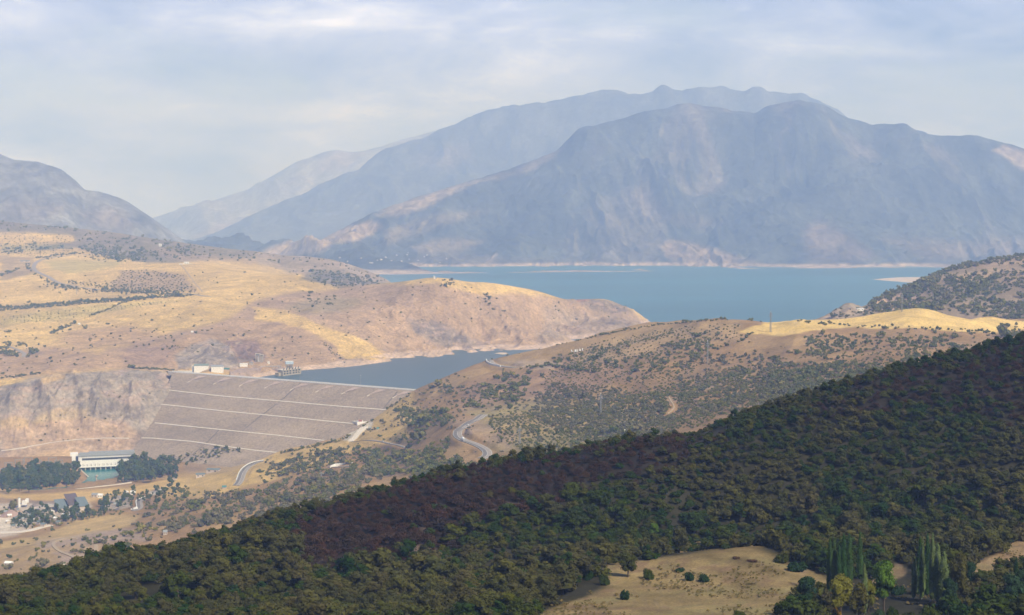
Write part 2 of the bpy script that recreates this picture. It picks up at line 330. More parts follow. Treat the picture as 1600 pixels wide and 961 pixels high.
def plain(name, col, rough=0.8, var=0.12, scale=0.4, metal=0.0, spec=0.3):
    m, nt, b = newmat(name)
    rgb = nt.nodes.new('ShaderNodeRGB'); rgb.outputs[0].default_value = tuple(col)+(1,)
    f = tex(nt, 'noise', scale, 5, 0.6)
    nt.links.new(mul(nt, rgb.outputs[0], maprange(nt, f, 0.3, 0.7, 1-var, 1+var)), b.inputs['Base Color'])
    b.inputs['Roughness'].default_value = rough; b.inputs['Metallic'].default_value = metal
    b.inputs['Specular IOR Level'].default_value = spec
    return m
def leafmat(name, cols, var=0.25, transl=0.15):
    m, nt, b = newmat(name)
    oi = nt.nodes.new('ShaderNodeObjectInfo')
    r = nt.nodes.new('ShaderNodeValToRGB'); e = r.color_ramp.elements
    e[0].position = 0; e[0].color = cols[0]+(1,); e[1].position = 1; e[1].color = cols[-1]+(1,)
    for i, c in enumerate(cols[1:-1]):
        x = e.new((i+1)/(len(cols)-1)); x.color = c+(1,)
    nt.links.new(oi.outputs['Random'], r.inputs[0])
    f = tex(nt, 'noise', 0.9, 3, 0.7)
    nt.links.new(mul(nt, r.outputs[0], maprange(nt, f, 0.3, 0.7, 1-var, 1+var)), b.inputs['Base Color'])
    b.inputs['Specular IOR Level'].default_value = 0.1
    return m

# ------------------------------------------------------------------ meshes
def mesh_from(name, V, Fc, mats=(), smooth=False, parent=None, link=True):
    me = bpy.data.meshes.new(name)
    V = np.asarray(V, np.float32)
    if isinstance(Fc, np.ndarray):
        nf, k = Fc.shape
        me.vertices.add(len(V)); me.vertices.foreach_set('co', V.ravel())
        me.loops.add(nf*k); me.loops.foreach_set('vertex_index', Fc.astype(np.int32).ravel())
        me.polygons.add(nf); me.polygons.foreach_set('loop_start', np.arange(0, nf*k, k, dtype=np.int32))
        me.polygons.foreach_set('loop_total', np.full(nf, k, np.int32))
        me.update(calc_edges=True)
    else:
        me.from_pydata([tuple(map(float, v)) for v in V], [], Fc); me.update()
    if smooth: me.polygons.foreach_set('use_smooth', np.ones(len(me.polygons), bool))
    for m in mats: me.materials.append(m)
    if not link: return me
    o = bpy.data.objects.new(name, me); COL.objects.link(o)
    if parent: o.parent = parent
    return o
def tag(o, label=None, cat=None, group=None, kind=None):
    if label: o['label'] = label
    if cat: o['category'] = cat
    if group: o['group'] = group
    if kind: o['kind'] = kind
    return o
def set_col(o, name, C):
    a = o.data.attributes.new(name, 'FLOAT_COLOR', 'POINT')
    A = np.ones((len(C), 4), np.float32); A[:, :3] = C; a.data.foreach_set('color', A.ravel())

def polysdf(px, py, poly):
    P = np.asarray(poly, float); d = np.full(px.shape, 1e9); ins = np.zeros(px.shape, bool); n = len(P)
    for i in range(n):
        ax, ay = P[i]; bx, by = P[(i+1) % n]
        ex, ey = bx-ax, by-ay; wx, wy = px-ax, py-ay
        t = np.clip((wx*ex+wy*ey)/(ex*ex+ey*ey+1e-9), 0, 1)
        d = np.minimum(d, (wx-ex*t)**2+(wy-ey*t)**2)
        c = (ay > py) != (by > py)
        xi = ax+(py-ay)*ex/(ey if ey != 0 else 1e-9)
        ins ^= c & (px < xi)
    d = np.sqrt(d); return np.where(ins, -d, d)
def lerp(C, c, w): return C*(1-w[..., None]) + np.asarray(c)*w[..., None]

GOLD = (.54, .375, .14); GOLD2 = (.40, .27, .12); PINK = (.36, .245, .155); GREYR = (.30, .235, .17); BROWN = (.22, .145, .085)
TAN = (.35, .25, .155); SAND = (.50, .37, .275); REDR = (.34, .17, .12); OLIVE = (.25, .235, .085); DSCRUB = (.115, .105, .065); SOIL = (.29, .18, .078)

def build_field(name, fld, s0, s1, ncol, rows, paint, mat, off=0.0, vstart=0.0):
    s = np.linspace(s0, s1, ncol)
    vs = []
    for i, r in enumerate(rows): vs += list(np.linspace(i, i+1, r, endpoint=False))
    vs.append(len(rows)); vs = np.array(vs)
    K = len(fld.Ya)
    Yc = np.array([np.interp(s, fld.ss, fld.Ya[k]) for k in range(K)])       # K x ncol
    i0 = np.minimum(vs.astype(int), K-2); t = (vs-i0)[:, None]
    Y = Yc[i0]*(1-t)+Yc[i0+1]*t
    X = s[None, :]*(Y+off)
    Z = fld.h(X, Y)
    px, py = proj(X, Y, Z)
    C, = (paint(px, py, X, Y, Z),)
    nr, nc = Y.shape
    idx = np.arange(nr*nc).reshape(nr, nc)
    Fc = np.stack([idx[:-1, :-1], idx[:-1, 1:], idx[1:, 1:], idx[1:, :-1]], -1).reshape(-1, 4)
    o = mesh_from(name, np.stack([X, Y, Z], -1).reshape(-1, 3), Fc, [mat], smooth=True)
    set_col(o, 'cover', C.reshape(-1, 3)); tag(o, kind='structure')
    return o

def painter(base, items, mott):
    def f(px, py, X, Y, Z):
        C = np.broadcast_to(np.asarray(base, float), px.shape+(3,)).copy()
        D = np.maximum(np.abs(Y), 50)
        wx = fbm(X, Y, 90, 4, 61)*110/D*F*0.10; wy = fbm(X+999, Y, 90, 4, 62)*60/D*F*0.10*0.5
        qx, qy = px+wx, py+wy
        for it in items:
            poly, col, soft = it[0], it[1], it[2]; st = it[3] if len(it) > 3 else 1.0
            P = np.asarray(poly)
            bb = (qx > P[:, 0].min()-soft*2) & (qx < P[:, 0].max()+soft*2) & (qy > P[:, 1].min()-soft*2) & (qy < P[:, 1].max()+soft*2)
            if not bb.any(): continue
            wgt = np.zeros(px.shape); wgt[bb] = sstep(soft, -soft, polysdf(qx[bb], qy[bb], poly))*st
            C = lerp(C, col, wgt)
        return mott(C, px, py, X, Y, Z)
    return f

# --- peninsula and plateau
def mott3(C, px, py, X, Y, Z):
    n = fbm(X, Y, 260, 5, 7); n2 = fbm(X, Y, 50, 4, 8); st = fbm(X*0.5+Y*0.2, Z*3+Y*0.05, 22, 4, 9)
    C = C*(1+0.16*n+0.12*n2)[..., None]
    # strata, stains and painted crease streaks on the bare rock
    rock = sstep(0.02, 0.10, C[..., 2]/np.maximum(C[..., 0], .01)-0.42)
    C = lerp(C, (.44, .30, .23), sstep(0.1, 0.7, st)*0.45*rock); C = lerp(C, (.17, .135, .115), sstep(0.15, 0.8, -st)*0.6*rock)
    C = lerp(C, REDR, sstep(0.35, 0.8, fbm(X, Y, 140, 4, 19))*0.28*rock*sstep(-620, -450, X))
    C = lerp(C, GREYR, sstep(0.0, 0.6, fbm(X+500, Y, 190, 4, 29))*0.7*rock)
    C = lerp(C, (.15, .12, .10), sstep(0.25, 0.8, fbm(X*1.2, Y*0.3+Z, 26, 5, 59, .65))*0.6*rock)  # dark streaks painted for the crease shade that the cliff relief lacks
    C = lerp(C, (.46, .36, .25), sstep(0.3, 0.8, fbm(X*1.1+70, Y*0.3+Z, 18, 4, 60, .65))*0.45*rock)
    bd = fbm(X*0.04, Z*1.1, 9, 4, 88)*sstep(70, 15, Z)*sstep(-700, -560, X)
    C = C*(1+0.38*bd*rock)[..., None]
    sh = sstep(9, 5, Z+n2*2)*sstep(-20, -4, Z)*(Y > 3080)
    C = lerp(C, SAND, sh*0.9)
    return C
paint3 = painter(GOLD, [
 ([(-300,335),(0,343),(100,353),(250,371),(330,382),(400,389),(560,410),(625,441),(530,449),(500,440),(462,426),(420,410),(400,404),(330,405),(290,409),(230,412),(200,405),(150,396),(118,388),(60,392),(60,384),(120,376),(108,368),(40,364),(0,362),(-300,360)], (.15,.13,.085), 2.5, .9),
 ([(235,392),(250,388),(300,398),(400,404),(430,412),(400,412),(330,408),(280,408)], (.33,.235,.15), 2, .7),
 ([(400,391),(470,399),(560,416),(618,442),(560,440),(500,425),(460,428),(420,416),(400,412)], (.34,.26,.17), 2, .85),
 ([(470,436),(490,425),(510,420),(560,432),(600,444),(530,449)], (.17,.15,.10), 3, .8),
 ([(535,410),(560,416),(572,432),(548,426)], (.36,.31,.25), 3, .8),
 ([(0,383),(60,381),(110,384),(60,392),(0,393)], OLIVE, 2, .6), ([(0,400),(50,402),(60,425),(0,440)], (.30,.215,.11), 3, .7),
 ([(70,408),(120,405),(190,408),(180,418),(110,428),(80,420)], (.36,.31,.10), 4, .6),
 ([(180,440),(190,424),(240,422),(290,428),(312,455),(250,455),(180,452)], (.34,.235,.13), 4, .8),
 ([(0,498),(60,488),(150,478),(200,472),(280,470),(200,482),(120,498),(40,506),(0,510)], (.42,.34,.11), 4, .6),
 ([(90,535),(110,515),(200,508),(250,520),(220,540),(120,548)], (.36,.235,.13), 10, .8),
 ([(-300,545),(0,548),(80,540),(150,552),(230,528),(290,516),(340,505),(400,498),(440,500),(500,515),(560,545),(600,560),(540,580),(400,585),(270,580),(150,578),(100,583),(50,590),(-300,602)], (.33,.22,.14), 6, .85),
 ([(270,520),(330,508),(400,470),(450,458),(520,452),(560,446),(620,446),(680,443),(715,452),(760,461),(800,458),(838,462),(868,466),(905,467),(965,472),(1020,505),(900,550),(740,570),(540,580),(608,556),(575,536),(550,527),(525,520),(495,508),(440,494),(400,500),(340,512),(280,525)], PINK, 5, .92),
 ([(395,478),(440,484),(482,500),(525,519),(552,527),(580,540),(606,557),(590,562),(545,563),(520,540),(480,518),(440,504),(395,500)], GOLD, 3, .95),
 ([(470,470),(520,462),(570,468),(540,485),(480,490),(440,480)], (.27,.22,.115), 6, .6),
 ([(640,500),(680,505),(730,525),(765,545),(720,552),(680,535),(650,520)], (.22,.18,.155), 8, .75),
 ([(893,468),(930,464),(968,472),(995,488),(960,492),(920,484)], (.20,.155,.115), 4, .8), ([(898,466),(925,465),(920,470),(900,472)], REDR, 2, .7),
 ([(860,478),(920,490),(1000,494),(1020,510),(900,535),(840,530)], GREYR, 10, .5),
 ([(-300,602),(0,604),(50,590),(100,584),(200,577),(272,580),(285,600),(230,690),(205,712),(100,705),(0,715),(-300,715)], (.275,.235,.195), 3, .98),
 ([(45,660),(60,648),(95,637),(138,640),(142,655),(100,660),(60,672)], (.42,.31,.17), 4, .7), ([(0,655),(20,648),(45,655),(40,668),(0,672)], (.43,.30,.15), 4, .8),
 ([(0,670),(60,660),(142,652),(190,660),(225,680),(205,715),(0,720)], (.40,.275,.175), 5, .8),
 ([(50,600),(60,590),(100,584),(100,592),(70,598)], (.45,.31,.15), 3, .8),
 ([(272,578),(280,555),(300,540),(332,528),(355,540),(375,568),(372,576)], (.27,.23,.195), 4, .9),
 ([(352,534),(380,528),(402,532),(418,560),(378,567)], (.20,.13,.11), 3, .9),
 ([(200,545),(280,535),(275,560),(240,572),(190,570)], (.25,.165,.125), 6, .6),
], mott3)

def mott1(C, px, py, X, Y, Z):
    n = fbm(X, Y, 200, 5, 17); n2 = fbm(X, Y, 35, 4, 18)
    C = C*(1+0.13*n+0.12*n2)[..., None]
    g = sstep(0.15, 0.75, fbm(X+77, Y, 150, 4, 27)); brown = sstep(.40, .34, C[..., 0])
    C = lerp(C, GOLD2, g*0.55*brown)
    C = lerp(C, (.27, .18, .09), sstep(0.3, 0.8, fbm(X, Y+55, 110, 4, 37))*0.5*brown)
    return C
paint1 = painter(SOIL, [
 ([(700,610),(760,590),(900,560),(1000,580),(900,620),(740,650)], (.30,.19,.12), 12, .7),
 ([(740,640),(860,620),(1000,640),(1000,700),(860,715),(760,700)], (.27,.235,.10), 12, .7),
 ([(900,540),(1000,515),(1160,500),(1160,530),(1000,560),(900,570)], (.34,.24,.13), 8, .7),
 ([(1156,518),(1200,502),(1325,494),(1375,485),(1445,474),(1480,488),(1600,502),(1700,505),(1600,514),(1560,520),(1500,517),(1420,513),(1330,512),(1260,520),(1180,524)], (.62,.44,.16), 1.6, .98),
 ([(250,748),(300,744),(380,722),(400,720),(440,704),(545,682),(560,670),(600,640),(640,612),(650,640),(640,690),(560,700),(520,720),(400,760),(330,778),(250,775)], GOLD, 6, .85),
 ([(540,686),(545,676),(575,655),(582,664),(560,680),(550,690)], (.62,.55,.45), 1.5, .9),
 ([(700,660),(745,650),(800,680),(800,700),(760,695),(735,680)], (.36,.25,.16), 4, .8),
 ([(355,705),(300,712),(285,740),(340,742),(400,730),(400,715)], (.30,.22,.15), 3, .5),
 ([(-300,790),(-300,770),(100,770),(200,763),(262,748),(262,760),(200,773),(140,786),(40,783)], (.52,.35,.13), 3, .95),
 ([(-300,778),(0,776),(40,778),(60,788),(0,792),(-300,795)], (.36,.25,.17), 2, .8),
 ([(-300,790),(0,788),(60,786),(130,782),(150,792),(130,803),(80,812),(40,830),(0,838),(-300,850)], (.50,.42,.34), 3, .9),
 ([(-300,802),(0,802),(30,806),(20,825),(0,832),(-300,840)], (.62,.54,.44), 2, .9),
 ([(0,800),(30,795),(35,802),(10,806),(0,808)], (.33,.22,.18), 1.5, .9), ([(45,785),(95,783),(95,790),(55,792)], (.24,.19,.16), 2, .8),
 ([(170,780),(200,775),(205,790),(180,795),(165,792)], (.42,.36,.31), 2, .8), ([(228,768),(260,762),(258,768),(232,773)], (.55,.5,.43), 1.5, .8),
 ([(80,832),(110,815),(150,804),(215,803),(200,822),(110,845),(0,862),(0,846)], (.45,.315,.13), 4, .9),
 ([(75,865),(60,845),(130,830),(220,828),(230,845),(150,850),(130,880),(100,890)], (.34,.26,.21), 5, .75),
 ([(1200,640),(1240,600),(1300,590),(1340,600),(1300,625)], (.33,.25,.19), 8, .6),
 ([(1060,620),(1120,590),(1200,578),(1150,595),(1060,625),(990,650)], (.36,.27,.18), 4, .7),
 ([(780,565),(850,560),(880,566),(860,575),(790,573)], (.45,.34,.24), 3, .8),
 ([(1488,560),(1530,535),(1560,528),(1545,550),(1500,560)], (.40,.30,.21), 4, .6),
 ([(-300,870),(0,860),(60,850),(90,880),(0,915),(-300,930)], (.33,.235,.12), 8, .7),
], mott1)

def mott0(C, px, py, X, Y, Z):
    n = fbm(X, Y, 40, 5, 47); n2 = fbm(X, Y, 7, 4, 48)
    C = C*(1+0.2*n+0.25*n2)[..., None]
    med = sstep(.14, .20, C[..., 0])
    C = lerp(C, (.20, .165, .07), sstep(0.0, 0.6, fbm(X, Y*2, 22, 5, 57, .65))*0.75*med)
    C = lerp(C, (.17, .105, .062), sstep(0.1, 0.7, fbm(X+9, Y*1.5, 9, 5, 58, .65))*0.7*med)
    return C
MEADOW = [(830,985),(850,955),(885,932),(935,908),(945,890),(1000,880),(1060,871),(1140,864),(1195,857),(1235,875),(1270,890),(1285,905),(1262,925),(1240,945),(1215,985)]
MEADOW2 = [(1512,908),(1518,886),(1560,868),(1600,848),(1700,815),(1700,868),(1600,886),(1560,895),(1535,908)]
MEADOW3 = [(1378,908),(1392,890),(1428,878),(1434,903),(1392,916)]
BURNT = [(450,830),(470,808),(560,788),(700,745),(830,722),(900,712),(1050,690),(1100,675),(1130,690),(1000,735),(930,745),(880,780),(800,790),(740,830),(690,860),(640,868),(560,880),(520,895),(470,880)]
BURNT2 = [(1400,580),(1600,535),(1700,520),(1700,650),(1560,650),(1480,640),(1420,640),(1330,660),(1230,660)]
_c = np.mean(np.array(MEADOW), axis=0); MEADOW_P = [(_c[0]+(x-_c[0])*1.13, (_c[1]+(y-_c[1])*1.16) if y < 980 else 1120) for x, y in MEADOW]
MEADOW2_P = [(x, y+(5 if y > 880 else -6)) for x, y in MEADOW2]
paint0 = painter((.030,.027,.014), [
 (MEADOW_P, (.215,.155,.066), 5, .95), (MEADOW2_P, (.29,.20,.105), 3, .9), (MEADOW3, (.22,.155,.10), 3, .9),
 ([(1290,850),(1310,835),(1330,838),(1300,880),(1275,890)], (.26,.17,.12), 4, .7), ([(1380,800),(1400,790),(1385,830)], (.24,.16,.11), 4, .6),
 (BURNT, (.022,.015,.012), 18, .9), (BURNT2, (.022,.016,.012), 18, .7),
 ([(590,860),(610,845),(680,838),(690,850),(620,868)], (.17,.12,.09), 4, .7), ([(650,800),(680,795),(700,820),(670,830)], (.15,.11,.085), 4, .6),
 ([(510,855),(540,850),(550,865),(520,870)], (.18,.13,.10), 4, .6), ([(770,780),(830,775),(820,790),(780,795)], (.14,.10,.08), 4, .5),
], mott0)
def mott6(C, px, py, X, Y, Z):
    C = C*(1+0.2*fbm(X, Y, 120, 5, 67)+0.15*fbm(X, Y, 25, 4, 68))[..., None]
    return lerp(C, (.40, .28, .19), sstep(0.2, 0.7, fbm(X, Y, 90, 4, 69))*0.5)
paint6 = painter((.24,.18,.115), [
 ([(1360,480),(1362,470),(1390,460),(1440,455),(1445,470),(1400,485)], (.44,.30,.22), 3, .9),
 ([(1475,435),(1520,425),(1560,420),(1550,440),(1490,445)], (.40,.28,.17), 3, .7),
 ([(1262,507),(1300,485),(1327,474),(1347,482),(1352,500),(1300,505)], (.27,.225,.18), 2, .9),
 ([(1400,505),(1600,490),(1600,512),(1450,505)], (.19,.14,.11), 4, .7),
], mott6)
def mountain_paint(seed, patches, dens=0.25, dark=(.07,.078,.074), lite=(.15,.13,.115)):
    def mm(C, px, py, X, Y, Z):
        n = fbm(X, Y*0.6, 700, 6, seed, 0.6); g = ridged((X+fbm(X,Y,500,3,seed+1)*200), Y*0.4, 330, 5, seed+2)
        C = lerp(C, lite, sstep(dens, dens+0.6, n+0.9*(g-0.5))*0.62)
        C = C*np.clip(1+0.4*fbm(X, Y*0.6, 120, 6, seed+3, 0.7)+0.5*(g-0.45)+0.3*(ridged(X, Y*0.35, 90, 4, seed+6)-.45), .35, 2)[..., None]
        C = lerp(C, (.42, .33, .27), sstep(20, 9, Z+5*fbm(X, Y, 200, 3, seed+4))*sstep(-10, 0, Z)*(Y < 9200)*0.85)
        return C
    return painter(dark, patches, mm)
p3 = mountain_paint(501, [  # paler tan patches put the sunlit parts of the slopes into the colour
 ([(405,398),(420,388),(470,372),(480,360),(500,362),(560,350),(580,345),(600,355),(560,375),(520,380),(490,398),(440,402)], (.40,.30,.20), 5, .85),
 ([(590,335),(620,318),(655,308),(720,288),(745,284),(700,305),(670,322),(620,338)], (.36,.28,.20), 6, .8), ([(600,360),(680,335),(760,330),(700,350),(640,372),(600,385)], (.22,.18,.13), 8, .6), ([(640,385),(700,372),(760,378),(720,392),(660,398)], (.26,.21,.15), 6, .7),
 ([(740,285),(800,265),(870,236),(880,232),(840,262),(790,280)], (.27,.22,.18), 5, .7),
 ([(560,350),(540,325),(500,345),(480,360),(540,345)], (.10,.09,.07), 5, .6),
 ([(1030,385),(1045,375),(1090,382),(1150,400),(1185,412),(1120,418),(1060,412),(1040,400)], (.34,.26,.19), 6, .8),
 ([(1260,355),(1285,345),(1330,370),(1370,400),(1330,412),(1270,410),(1255,380)], (.17,.13,.11), 10, .7),
 ([(980,295),(1010,292),(1050,330),(1130,348),(1100,358),(1020,345),(990,320)], (.14,.115,.10), 10, .6),
 ([(1550,235),(1570,226),(1600,236),(1640,262),(1600,268),(1575,250)], (.33,.27,.22), 4, .9),
 ([(740,424),(770,400),(776,396),(780,398),(752,424)], (.33,.27,.2), 1.2, .8),
 ([(640,405),(700,392),(800,404),(900,408),(900,420),(640,424)], (.14,.115,.09), 6, .6),
 ([(1380,372),(1500,380),(1600,372),(1600,400),(1450,408)], (.17,.13,.105), 12, .6)], 0.3)
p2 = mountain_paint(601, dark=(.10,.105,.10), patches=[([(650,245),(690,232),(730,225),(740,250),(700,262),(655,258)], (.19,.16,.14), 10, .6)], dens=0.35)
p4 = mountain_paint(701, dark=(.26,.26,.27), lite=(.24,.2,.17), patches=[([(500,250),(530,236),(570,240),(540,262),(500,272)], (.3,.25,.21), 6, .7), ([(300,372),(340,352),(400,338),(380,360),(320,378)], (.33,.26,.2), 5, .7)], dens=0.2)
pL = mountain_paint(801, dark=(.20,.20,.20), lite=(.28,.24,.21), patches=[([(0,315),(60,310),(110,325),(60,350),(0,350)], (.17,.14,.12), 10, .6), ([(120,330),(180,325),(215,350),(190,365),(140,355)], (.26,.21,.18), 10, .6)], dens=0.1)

# ------------------------------------------------------------------ dam position (shared by the banks)
def on_z(px, py, z):
    u, f, zz = ray(px, py); k = (z-H)/zz; return float(u*k), float(f*k), z
ZC = 15.0
DA = np.array(on_z(274, 581.5, ZC)); DB = np.array(on_z(641, 609.5, ZC))
dax = (DB-DA)[:2]; DL = float(np.linalg.norm(dax)); dax = dax/DL; dno = np.array([dax[1], -dax[0]])
if dno[1] > 0: dno = -dno
SL = 2.1
def dam_pt(t, h, lift=0.0):             # t metres along the crest from its left end, h metres below it on the downstream face
    p = DA[:2]+dax*t+dno*(6.0+SL*h); q = lift/math.sqrt(1+SL*SL)
    return (p[0]+dno[0]*q, p[1]+dno[1]*q, ZC-h+q*SL)
def dam_hit(px, py):                     # the face seen at (px,py) -> t, h, Y
    u, f, zz = map(float, ray(px, py)); o = np.array([DA[0], DA[1]])+dno*6.0
    # point = k*(u,f), z=H+zz k ; (p-o).dno = SL*(ZC-z)
    k = (SL*(ZC-H)+o.dot(dno))/((u*dno[0]+f*dno[1])+SL*zz)
    z = H+zz*k; p = np.array([u*k, f*k]); return float((p-o).dot(dax)), ZC-z, f*k

# ------------------------------------------------------------------ ground sheets
def carve(polyXY, level, soft=12):
    P = np.asarray(polyXY)
    def f(X, Y, z):
        bb = (X > P[:, 0].min()-40) & (X < P[:, 0].max()+40) & (Y > P[:, 1].min()-40) & (Y < P[:, 1].max()+40)
        if not np.any(bb): return z
        wgt = np.zeros(np.shape(z)); wgt[bb] = sstep(soft*0.5, -soft*0.5, polysdf(X[bb], Y[bb], P))
        return z*(1-wgt)+np.minimum(z, level)*wgt
    return f
ZW = -112.0
POOL = [on_z(px, py, ZW)[:2] for px, py in [(124,728),(192,728),(189,740),(178,750),(155,754),(134,757),(117,760.5),(113,763.5),(90,767),(60,772),(-320,790),(-320,775),(60,764),(90,761),(102,760),(121,758),(136,748),(128,736)]]
L1.mods.append(carve(POOL, ZW-4)); L3.mods.append(carve(POOL, ZW-4))


# ------------------------------------------------------------------ roads: traced on the ground, graded into it
def hit_path(fld, pix, y0, y1, step=3.0):
    P = np.array(pix, float); d = np.r_[0, np.cumsum(np.hypot(*np.diff(P, axis=0).T))]; q = np.arange(0, d[-1]+.01, step)
    px = np.interp(q, d, P[:, 0]); py = np.interp(q, d, P[:, 1])
    X, Y, ok = fld.hit(px, py, y0, y1, 500); X, Y = X[ok], Y[ok]
    k = np.hanning(7); k /= k.sum()
    if len(X) > 8:
        X = np.r_[X[:1], np.convolve(np.pad(X, 3, mode='reflect', reflect_type='odd'), k, 'valid')[1:-1], X[-1:]]; Y = np.r_[Y[:1], np.convolve(np.pad(Y, 3, mode='reflect', reflect_type='odd'), k, 'valid')[1:-1], Y[-1:]]
    L_ = np.r_[0, np.cumsum(np.hypot(np.diff(X), np.diff(Y)))]; q = np.linspace(0, L_[-1], max(4, int(L_[-1]/5)))
    X = np.interp(q, L_, X); Y = np.interp(q, L_, Y)
    Z = fld.h(X, Y); kk = np.ones(9)/9
    Z = np.convolve(np.pad(Z, 4, mode='edge'), kk, 'valid')
    return np.stack([X, Y, Z], 1)
def grade(fld, path, half, blend=9.0):
    def f(X, Y, z):
        bb = (X > path[:, 0].min()-40) & (X < path[:, 0].max()+40) & (Y > path[:, 1].min()-40) & (Y < path[:, 1].max()+40)
        if not np.any(bb): return z
        xs, ys, zs = X[bb], Y[bb], z[bb]; best = np.full(xs.shape, 1e9); bz = zs.copy()
        for i in range(len(path)-1):
            a, b = path[i], path[i+1]; ex, ey = b[0]-a[0], b[1]-a[1]; t = np.clip(((xs-a[0])*ex+(ys-a[1])*ey)/(ex*ex+ey*ey+1e-9), 0, 1)
            d = (xs-a[0]-ex*t)**2+(ys-a[1]-ey*t)**2; m = d < best; best[m] = d[m]; bz[m] = (a[2]+(b[2]-a[2])*t)[m]
        wgt = sstep(half+blend, half+1.0, np.sqrt(best)); out = z.copy(); out[bb] = zs*(1-wgt)+(bz-0.35)*wgt; return out
    fld.mods.append(f)
def rib(path, o0, o1, dz, skirt=0.0, thick=None):
    """strip along a path between side offsets o0..o1 (to the right of travel), lifted dz; thick gives it a body"""
    P = np.asarray(path); D = np.gradient(P[:, :2], axis=0); D /= np.linalg.norm(D, axis=1)[:, None]+1e-9; Nn = np.stack([D[:, 1], -D[:, 0]], 1)
    A = np.c_[P[:, :2]+Nn*o0, P[:, 2]+dz]; B = np.c_[P[:, :2]+Nn*o1, P[:, 2]+dz]; n = len(P)
    s = skirt if thick is None else thick
    A2 = A-[0, 0, s]; B2 = B-[0, 0, s]
    V = np.concatenate([A, B, A2, B2]); Fc = []
    for i in range(n-1):
        Fc += [(i, i+1, n+i+1, n+i)]
        if s > 0: Fc += [(i, 2*n+i, 2*n+i+1, i+1), (n+i+1, 3*n+i+1, 3*n+i, n+i)]
    if s > 0: Fc += [(0, n, 3*n, 2*n), (n-1, 3*n-1, 4*n-1, 2*n-1)]
    return V, Fc
def ribobj(name, pieces, mats, parent=None):
    V = []; Fc = []; idx = []
    for (v, f, mi) in pieces:
        b0 = len(V); V += [tuple(x) for x in v]; Fc += [tuple(b0+q for q in x) for x in f]; idx += [mi]*len(f)
    o = mesh_from(name, V, Fc, mats, parent=parent); o.data.polygons.foreach_set('material_index', idx)
    bm = bmesh.new(); bm.from_mesh(o.data); bmesh.ops.recalc_face_normals(bm, faces=bm.faces)
    # open strips: make sure the top looks up
    up = sum(f.normal.z*f.calc_area() for f in bm.faces)
    if up < 0: bmesh.ops.reverse_faces(bm, faces=bm.faces)
    bm.to_mesh(o.data); bm.free(); return o
B1 = (900, 2700); B3 = (2720, 6500)
PATHS = {
 'bend': (hit_path(L1, [(412,719),(404,721.5),(393,726),(385,731),(380,737),(377.5,744),(375,752),(368,760)], *B1), 5.2),
 'mid':  (hit_path(L1, [(548,692),(560,689),(575,687.5),(590,689),(605,692),(620,695),(635,699)], *B1), 3.6),
 'ramp': (hit_path(L1, [(516,731),(530,730),(545,727),(556,726)], *B1), 4.6),
 'big':  (hit_path(L1, [(756,648),(743,655),(734,660),(725,666),(716,673),(713,680),(718,685),(729,689.5),(741,693.5),(753,699),(761,704),(763,708),(760,713),(750,719)], *B1), 5.6),
 'top':  (hit_path(L1, [(835,546),(815,549),(797,552.5),(780,556),(768,560),(764,564.5),(770,569),(785,572.5),(805,574.5)], *B1), 5.2),
 'town': (hit_path(L1, [(230,777),(221,780.5),(216,784),(219,788),(221,792),(215,796),(204,799)], *B1), 4.2),
 'lane': (hit_path(L1, [(165,773),(178,773),(189,776),(190,781),(183,788),(175,796)], *B1), 2.6),
 'dirt': (hit_path(L1, [(85,893),(98,888),(115,882),(129,878),(141,873),(149,866),(150,858),(150,852)], *B1), 2.0),
 'dirt2': (hit_path(L1, [(128,878),(118,871),(105,866),(92,861),(84,854),(82,848),(100,842),(120,840)], *B1), 2.0),
 'dirt3': (hit_path(L1, [(1045,620),(1050,630),(1055,634),(1050,642),(1041,649)], *B1), 2.2),
 'yard': (hit_path(L1, [(0,833),(30,831),(50,828),(68,823),(82,820)], *B1), 5.0),
 'wall': (hit_path(L1, [(548,690),(556,682),(561,676),(572,664)], *B1), 4.0),
}
PATHS3 = {
 'up': (hit_path(L3, [(146,397),(130,398),(110,399),(85,402),(70,404),(58,408),(52,415),(52,421),(62,427),(75,432),(85,439),(97,444),(120,448),(140,451),(160,453)], *B3), 6.5),
 'turn': (hit_path(L3, [(285,458),(300,459.5),(315,462),(330,463)], *B3), 6.0),
 'low': (hit_path(L3, [(12,541),(25,545),(35,550),(40,555),(32,560)], *B3), 4.5),
 'track': (hit_path(L3, [(281,412),(292,425),(303,440),(318,458)], *B3), 1.6),
 'bench': (hit_path(L3, [(2,705),(30,700),(60,695),(80,691),(100,688.5),(130,686),(160,684.5),(185,684.5),(204,685)], *B3), 2.8),
}
for k_, (p_, w_) in PATHS.items(): grade(L1, p_, w_)
for k_, (p_, w_) in PATHS3.items(): grade(L3, p_, w_)

m_plateau = ground_mat('dry grass and rock', 7, 40, 2.0, 0.38)
m_mid = ground_mat('dry hillside soil', 3, 30, 0.8, 0.30)
m_near = ground_mat('shaded hillside soil', 0.8, 9, 0.3, 0.35)
m_far = ground_mat('mountain slope', 40, 260, 20, 0.5)
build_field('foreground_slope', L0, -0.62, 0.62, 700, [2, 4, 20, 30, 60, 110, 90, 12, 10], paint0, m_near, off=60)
build_field('orchard_hillside', L1, -0.45, 0.45, 1000, [8, 190, 160, 110, 30, 14], paint1, m_mid)
build_field('peninsula_plateau', L3, -0.45, 0.20, 760, [10, 130, 130, 130, 70, 20, 60], paint3, m_plateau)
build_field('wooded_headland', L6, 0.13, 0.46, 330, [10, 40, 90, 20, 8], paint6, m_mid)
build_field('lake_mountain', M3, -0.25, 0.45, 760, [8, 30, 110, 130, 30], p3, m_far)
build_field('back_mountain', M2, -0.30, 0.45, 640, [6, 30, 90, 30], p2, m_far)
build_field('distant_mountain', M4, -0.45, 0.45, 420, [4, 40, 40, 10], p4, m_far)
